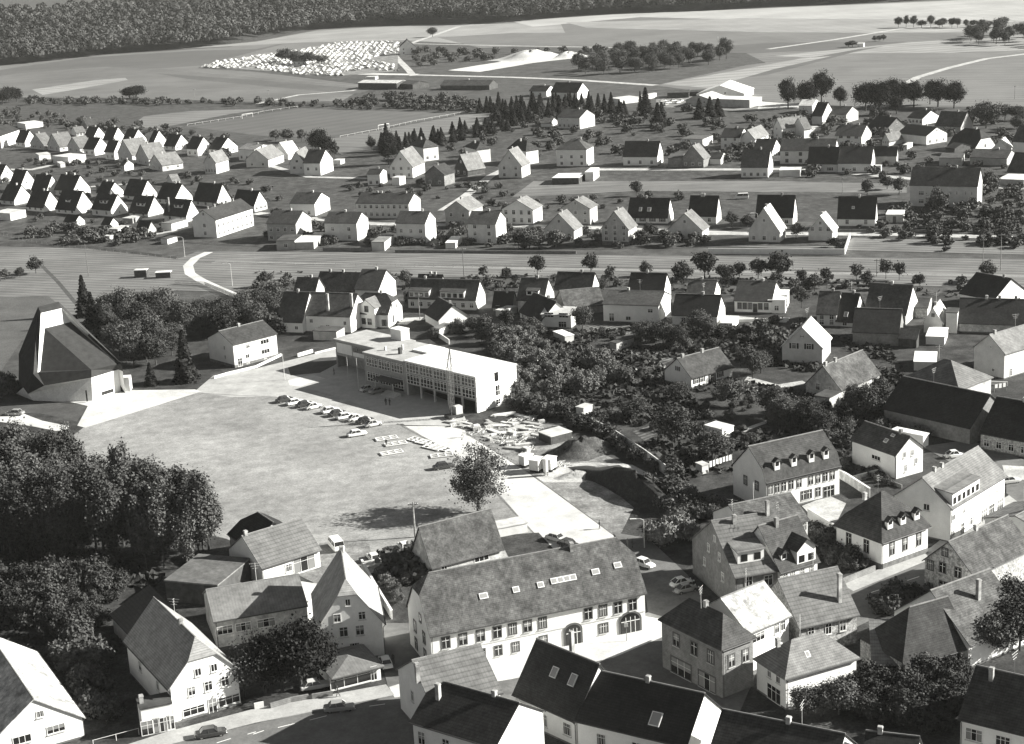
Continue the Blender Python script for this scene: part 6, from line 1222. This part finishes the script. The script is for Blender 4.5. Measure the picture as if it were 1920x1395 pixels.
def fence(t, pts, h, label, step=2.5, rails=2, m=None, name='fence', pick=0):
    P = [g(t, *p) if len(p) == 2 else g(*p) for p in pts]; e = empty(name, (P[0].x, P[0].y, 0)); tag(e, label, 'fence'); b = MB(); c = MB(); o = P[0]; mm = m or WOOD; r_ = .05
    for p, q in zip(P, P[1:]):
        L_ = (q-p).length; n = max(1, int(L_/step))
        for i in range(n+1): v = p+(q-p)*i/n-o; b.bar((v.x, v.y, 0), (v.x, v.y, h), r_, n=4)
        a, d = p-o, q-o
        for k in range(rails): z = h*(k+1)/rails-.05; c.bar((a.x, a.y, z), (d.x, d.y, z), r_*.8, n=4)
        if pick:
            n = int(L_/.35)
            for i in range(n): v = a+(d-a)*i/n; c.bar((v.x, v.y, .1), (v.x, v.y, h*.95), .06, n=4)
    b.build('posts', [mm], e); c.build('rails', [mm], e)
wall('0', [('G', 1465, 702), ('G', 1913, 706), ('H', 572, 708), ('H', 612, 585)], 1.7, 'long white garden wall above the meadow', 'w', cap='c')
wall('0', [('F', 500, 680), ('F', 862, 684)], 1.3, 'brown garden wall left of the cream garage cube', 'b'); wall('0', [('F', 1040, 690), ('F', 1913, 697), ('G', 480, 700)], .9, 'low dark wall along the meadow below the row houses', 'b')
wall('0', [('K', 480, 935), ('K', 600, 1010), ('K', 760, 1090), ('K', 1000, 1250), ('K', 1160, 1370)], 2.2, 'long weathered garden wall above the building site', 'o')
wall('0', [('U', 300, 520), ('U', 515, 655)], 2.6, 'pale high wall between yard and villa garden', 'c', cap='c'); wall('0', [('L', 530, 1185), ('L', 600, 1225), ('L', 760, 1330)], 1.8, 'white capped wall beside the mansard house', 'o', cap='w'); wall('0', [('L', 600, 1225), ('L', 820, 1165)], 1.2, 'low wall joining the white capped wall', 'o', cap='c')
wall('0', [('N', 795, 85), ('N', 880, 240), ('N', 1018, 468)], 1.6, 'pale topped wall in front of the inn garden', 'o', cap='w'); wall('0', [('S', 795, 1055), ('S', 1040, 1020)], 1.1, 'low pale wall behind the two white cars', 'c')
wall('0', [('I', 1600, 640), ('I', 1700, 610), ('I', 1913, 560), ('J', 190, 470)], .7, 'low garden wall of the white two storey house', 'w'); wall('0', [('J', 312, 478), ('J', 425, 445)], 1.0, 'short white wall piece by the road', 'w'); wall('0', [('J', 440, 455), ('J', 640, 405)], .5, 'low kerb wall leading to the school hall', 'c')
wall('0', [('J', 1320, 300), ('J', 1445, 385)], 1.4, 'white ramp wall below the flat annex', 'w'); wall('0', [('U', 555, 985), ('U', 615, 960), ('U', 800, 885)], 1.1, 'street wall with pillars left of the villa', 'b'); wall('0', [('L', 780, 1175), ('L', 1000, 1262)], .8, 'dark low wall at the foot of the modern house', 'b')
wall('0', [('G', 1690, 1215), ('H', 155, 1205)], .9, 'white garden wall before the cream village house', 'w'); wall('0', [('H', 520, 535), ('H', 860, 535)], .8, 'dark garden wall of the broad roofed white house', 'b'); wall('0', [('H', 990, 540), ('H', 1430, 545)], .8, 'dark low wall right of the single garage', 'b')
wall('0', [('N', -10, 1140), ('N', 60, 1125)], 1.0, 'low street wall beside the white street house', 'c'); wall('0', [('N', 110, 1135), ('N', 260, 1090), ('N', 395, 1065)], .9, 'low dark wall before the round trees', 'b'); wall('0', [('N', 420, 1065), ('N', 575, 1040)], .9, 'low wall beside the kiosk entrance', 'b')
wall('0', [('L', 1400, 478), ('L', 1790, 495)], 1.0, 'long pale wall below the large cream gabled house', 'c')
fence('0', [('B', 630, 1030), ('B', 900, 980), ('B', 1200, 912), ('B', 1540, 852)], 1.1, 'white railing along the near side of the sports field', 5, 1, FRAME, 'railing'); fence('0', [('A', 1400, 942), ('A', 1800, 882), ('B', 60, 842), ('B', 310, 806)], 1.1, 'white railing along the far side of the sports field', 5, 1, FRAME, 'railing')
fence('0', [('E', 1310, 930), ('E', 1530, 940), ('E', 1640, 985), ('E', 1770, 1040)], 1.3, 'dark picket fence along the curved footpath', 2, 2, pick=1, name='picket_fence'); fence('0', [('E', 700, 680), ('E', 1000, 710), ('E', 1330, 745)], 1.0, 'wire fence along the upper meadow edge', 3)
fence('0', [('E', 0, 560), ('E', 200, 610), ('E', 430, 650), ('E', 700, 680)], 1.1, 'long fence below the settlement hedge', 3); fence('0', [('F', 0, 780), ('F', 900, 800), ('F', 1913, 805)], 1.0, 'post and wire fence along the brook', 6, 1); fence('0', [('K', 860, 440), ('K', 1145, 560)], .8, 'pale board edging in the upper garden', 2, 2, CONC); fence('0', [('M', 700, 1420), ('M', 1040, 1330)], 1.1, 'pipe railing beside the corner shop', 3, 1, PALEM, 'railing')
fence('0', [('I', 1290, 62), ('I', 1620, 52)], 1.0, 'garden fence behind the tree belt', 3); fence('0', [('C', 640, 1310), ('C', 1000, 1300), ('C', 1340, 1290)], 1.0, 'garden fence along the lane in front of the white one storey house', 3)
for t_, x_, y_, a_, lb in (('A', 1850, 882, 45, 'far football goal of the sports field'), ('B', 955, 965, 45, 'near football goal of the sports field')):
    p = g(t_, x_, y_); e = empty('football_goal', (p.x, p.y, 0), math.radians(a_)); tag(e, lb, 'goal'); b = MB(); [b.bar((q, 0, 0), (q, 0, 2.44), .12, n=6) for q in (-3.66, 3.66)]; b.build('goal_posts', [FRAME], e); c = MB(); c.bar((-3.66, 0, 2.44), (3.66, 0, 2.44), .12, n=6); c.build('crossbar', [FRAME], e)
# ================================================================ building site
def crane():
    p = g('J', 1468, 935); e = empty('builders_crane', (p.x, p.y, 0), math.radians(30)); tag(e, 'slender lattice crane mast in front of the school front', 'crane'); H_ = 15.5; b = MB(); w = .42
    C4 = [(-w, -w), (w, -w), (w, w), (-w, w)]
    for x, y in C4: b.bar((x, y, .8), (x, y, H_-4), .06, n=4)
    n = 11
    for i in range(n):
        z0 = .8+(H_-4.8)*i/n; z1 = .8+(H_-4.8)*(i+1)/n
        for j in range(4): a, c = C4[j], C4[(j+1) % 4]; b.bar((*a, z0), (*c, z1), .035, n=4); b.bar((*a, z0), (*c, z0), .035, n=4)
    b.build('mast', [mat('rusty steel', .1, .25, 3)], e)
    t = MB(); t.bar((-.5, 0, H_-4), (.35, 0, H_), .12); t.bar((.5, 0, H_-4), (.35, 0, H_), .12); t.bar((-.9, 0, H_-2.2), (.9, 0, H_-2.2), .07); t.build('mast_top', [mat('rusty steel', .1, .25, 3)], e)
    c = MB(); c.box(.6, 2.2, -.8, .8, .9, 2.6); c.build('machine_box', [PALEM], e); f = MB(); f.box(-1.4, 2.4, -1.1, 1.1, .35, .9); f.build('undercarriage', [DARKM], e)
    for x in (-1, 1.8):
        for y in (-1, 1): wv = MB(); wv.bar((x, y-.15, .35), (x, y+.15, .35), .35, n=12); wv.build('wheel', [TYRE], e)
crane()
fr_ = MB()
for y in (0, 1.0, 2.0): fr_.box(-2.3, 2.3, y-.09, y+.09, .18, .34)
for x in (-2.2, -.75, .75, 2.2): fr_.box(x-.1, x+.1, -.08, 2.08, .175, .345)
FRM = fr_.me('frame_bars', [FRAME]); sp_ = MB(); sp_.box(-2.2, 2.2, -.05, .1, 0, .18); sp_.box(-2.2, 2.2, 1.9, 2.05, 0, .18); SPM = sp_.me('supports', [DARKM])
for i, (x, y, a) in enumerate(((985, 105, 18), (1055, 145, 18), (1025, 212, 20), (1185, 120, -42), (1245, 140, -42), (1300, 175, -42), (1355, 180, -42), (1395, 235, 10))):
    p = g('S', x, y); e = empty('window_frame_unit', (p.x, p.y, ZL[0]), math.radians(a)); obj('frame_bars', FRM, e); obj('supports', SPM, e)
    tag(e, 'white prefabricated window frame lying on the gravel lot', 'window frame', 'window frames lying on the lot')
lum = MB()
for i in range(5):
    for k in range(3): lum.box(-2.2+random.uniform(-.3, .3), 2.2+random.uniform(-.3, .3), i*.22-.5, i*.22-.31, k*.16, k*.16+.13)
LUM = lum.me('lumber_stack', [mat('fresh boards', .4, .65, 2, vary=.3)]); br = MB()
for i in range(4):
    for k in range(3): br.box(i*.45-.9, i*.45-.49, -.5, .5, k*.3, k*.3+.26)
BRK = br.me('brick_stack', [mat('sand lime brick', .3, .75, 1.5, vary=.3)])
rb_ = MB()
for i in range(16): a, c = random.uniform(-1.2, 1.2), random.uniform(-.8, .8); l_ = random.uniform(.3, 1.6); q = random.uniform(0, 3); rb_.bar((a-l_*math.cos(q), c-l_*math.sin(q), random.uniform(0, .3)), (a+l_*math.cos(q), c+l_*math.sin(q), random.uniform(.1, .5)), .07, n=4)
RBL = rb_.me('scrap_heap', [mat('scrap boards', .25, .75, 2, vary=.2)])
SITE = [(60, 240), (200, 210), (300, 270), (460, 270), (560, 330), (640, 380), (700, 300), (760, 250), (880, 300), (1000, 350), (940, 220), (1050, 200), (700, 450), (760, 420), (820, 380), (640, 450), (560, 430), (880, 520), (820, 330), (470, 400), (350, 330), (230, 330), (1210, 690), (1260, 650), (1300, 690), (980, 290), (520, 230), (630, 250), (720, 180), (900, 170), (760, 500), (840, 560)]
P_ = [(-10, 60), (180, 100), (330, 200), (640, 110), (1000, 130), (1080, 280), (1000, 330), (900, 520), (760, 520), (480, 410), (250, 320), (0, 200)]
K_ = [('lumber_stack', LUM, 'stack of pale boards on the building site', 'board stacks on the site', 'lumber stack'), ('brick_stack', BRK, 'stack of pale bricks on the building site', 'brick stacks on the site', 'brick stack'), ('scrap_heap', RBL, 'heap of loose boards on the building site', 'board heaps on the site', 'scrap heap')]
def site():
    P = [g('X', *p) for p in P_]; P = [(q.x, q.y) for q in P]; xs = [p[0] for p in P]; ys = [p[1] for p in P]; n = 0; pts = [tuple(g('X', *p)) for p in SITE]
    while n < 75:
        x, y = random.uniform(min(xs), max(xs)), random.uniform(min(ys), max(ys)); n += 1
        if inside(P, x, y): pts.append((x, y))
    for x, y in pts:
        nm, me, lb, gr_, ct = K_[random.choice((0, 1, 2, 2, 0))]; o = obj(nm, me, None, (x, y, ZL[0]), (0, 0, random.uniform(-1.2, .6)), (random.uniform(.6, 1.1),)*3); tag(o, lb, ct, gr_)
site()
def boxthing(name, label, cat, t, x, y, ang, l, w, h, m, lid=None, legs=0):
    p = g(t, x, y); e = empty(name, (p.x, p.y, ZL[0]), math.radians(ang)); tag(e, label, cat); z0 = .6 if legs else 0; b = MB(); b.box(-l/2, l/2, -w/2, w/2, z0, h); b.build('body', [m], e)
    c = MB(); c.box(-l/2-.12, l/2+.12, -w/2-.12, w/2+.12, h, h+.12); c.build('roof', [lid or ROOF['w']], e)
    if legs:
        for sx_ in (-1, 1):
            k = MB(); k.bar((sx_*l*.3, -w/2, .3), (sx_*l*.3, w/2, .3), .3, n=10); k.build('wheels', [TYRE], e)
boxthing('concrete_mixer', 'boxy concrete mixer beside the road kerb', 'mixer', 'X', 880, 690, 40, 2.4, 1.6, 2.4, PALEM, legs=1); boxthing('site_trailer', 'pale site trailer with bright roof beside the white silo', 'trailer', 'X', 1000, 745, 60, 2.6, 2.0, 2.6, WALL['c'], legs=1); boxthing('site_trailer', 'second site trailer right of the white silo', 'trailer', 'X', 1140, 735, 60, 2.4, 2.0, 2.6, WALL['c'], legs=1)
p = g('X', 1100, 795); e = empty('cement_silo', (p.x, p.y, 0)); tag(e, 'slim white upright silo at the lower end of the building site', 'silo'); b = MB(); b.bar((0, 0, .8), (0, 0, 3.6), .45, n=12); b.bar((0, 0, .3), (0, 0, .8), .15, .45, 12); b.build('tank', [WALL['w']], e); b = MB(); [b.bar((x, y, 0), (x, y, 1), .06) for x in (-.35, .35) for y in (-.35, .35)]; b.build('legs', [DARKM], e)
def mound(name, t, x, y, rx, ry, h, ang, m, seed):
    p = g(t, x, y); b = MB(); rs = random.Random(seed); N_ = 20; R_ = 7; V = []; F = []
    for i in range(R_+1):
        for j in range(N_):
            f = i/R_; a = 2*math.pi*j/N_; k = 1+.18*math.sin(3*a+seed)+.1*math.sin(7*a); V.append((rx*f*k*math.cos(a), ry*f*k*math.sin(a), h*(math.cos(f*math.pi)*.5+.5)*(1+.2*rs.uniform(-1, 1)*(f < 1))-.02*f))
    for i in range(R_):
        for j in range(N_): F.append((i*N_+j, i*N_+(j+1) % N_, (i+1)*N_+(j+1) % N_, (i+1)*N_+j))
    b.add(V, F); o = b.build(name, [m], smooth=True, loc=(p.x, p.y, ZL[0]), rot=(0, 0, ang)); tag(o, kind='structure')
EA = mat('loose earth', .04, .1, 1.2, fine=.4, patch=.3)
mound('earth_mound', 'T', 520, 400, 9, 5, 3.2, .2, EA, 1); mound('added_shade_bank', 'T', 930, 690, 21, 4.6, 3.6, -1.08, mat('dark scrub of shade bank', .02, .05, 1.5, fine=.4, patch=.3), 3); mound('earth_mound', 'T', 470, 570, 5, 2.2, 1.0, .3, mat('pale earth', .2, .4, 1, fine=.3), 4)  # the long dark bank is added to give the trench's shade
mound('sand_heap', 'C', 140, 440, 30, 16, 6, 0, ROADW, 7); mound('sand_heap', 'C', 420, 430, 16, 10, 4, 0, ROADW, 8)
for i, (t_, pts) in enumerate((('T', [(1475, 530), (1560, 510), (1645, 475)]), ('L', [(1690, 545), (1780, 530)]))):
    A_ = [g(t_, *q) for q in pts]; e = empty('washing_line', (A_[0].x, A_[0].y, 0)); tag(e, ('washing line hung with white laundry left of the mansard house', 'washing line with white laundry beside the large cream house')[i], 'washing line'); b = MB(); c = MB(); o_ = A_[0]
    for q in (A_[0], A_[-1]): v = q-o_; b.bar((v.x, v.y, 0), (v.x, v.y, 2), .06)
    v = A_[-1]-o_; b.bar((0, 0, 1.9), (v.x, v.y, 1.9), .02); b.build('posts', [WOOD], e); n = int(v.length/.8)
    for k in range(n): a = v*(k+.15)/n; d_ = v*(k+.8)/n; z = random.uniform(.7, 1.2); c.add([(a.x, a.y, z), (d_.x, d_.y, z), (d_.x, d_.y, 1.88), (a.x, a.y, 1.88), (a.x, a.y-.04, z), (d_.x, d_.y-.04, z), (d_.x, d_.y-.04, 1.88), (a.x, a.y-.04, 1.88)], [(0, 1, 2, 3), (7, 6, 5, 4), (0, 4, 5, 1), (3, 2, 6, 7)])
    c.build('laundry', [FRAME], e)
# ================================================================ roof antennas and details of near houses
am = MB(); am.bar((0, 0, 0), (0, 0, 3.2), .035, n=4)
for z, w_ in ((3.1, .9), (2.7, .7), (2.3, .5)): am.bar((-w_, 0, z), (w_, 0, z), .025, n=4); am.bar((0, -.3, z), (0, .3, z), .02, n=4)
AM = am.me('antenna', [PALEM])
for nm_, (LL_, DD_, h_, r_, s_, ro_) in list(DIM.items()):
    o_ = bpy.data.objects[nm_]
    if o_['category'] in ('house', 'barn', 'inn', 'building') and o_.location.y < 420 and r_ > 2 and random.random() < .55: obj('antenna', AM, ro_, (LL_*random.uniform(.3, .7), s_*DD_/2, h_+r_-.05), (0, 0, random.uniform(0, 3)))
# ================================================================ air
b = MB(); b.box(-2600, 2600, -200, 6100, -1.5, 112); hz = b.build('haze', []); tag(hz, 'thin pale haze over the whole valley', 'haze', kind='stuff')
hm = bpy.data.materials.new('haze'); hm.use_nodes = True; hn = hm.node_tree; hn.nodes.clear(); ou = hn.nodes.new('ShaderNodeOutputMaterial'); pv = hn.nodes.new('ShaderNodeVolumePrincipled')
pv.inputs['Color'].default_value = (.85, .85, .8, 1); pv.inputs['Density'].default_value = .00004; hn.links.new(pv.outputs[0], ou.inputs['Volume']); hz.data.materials.append(hm)
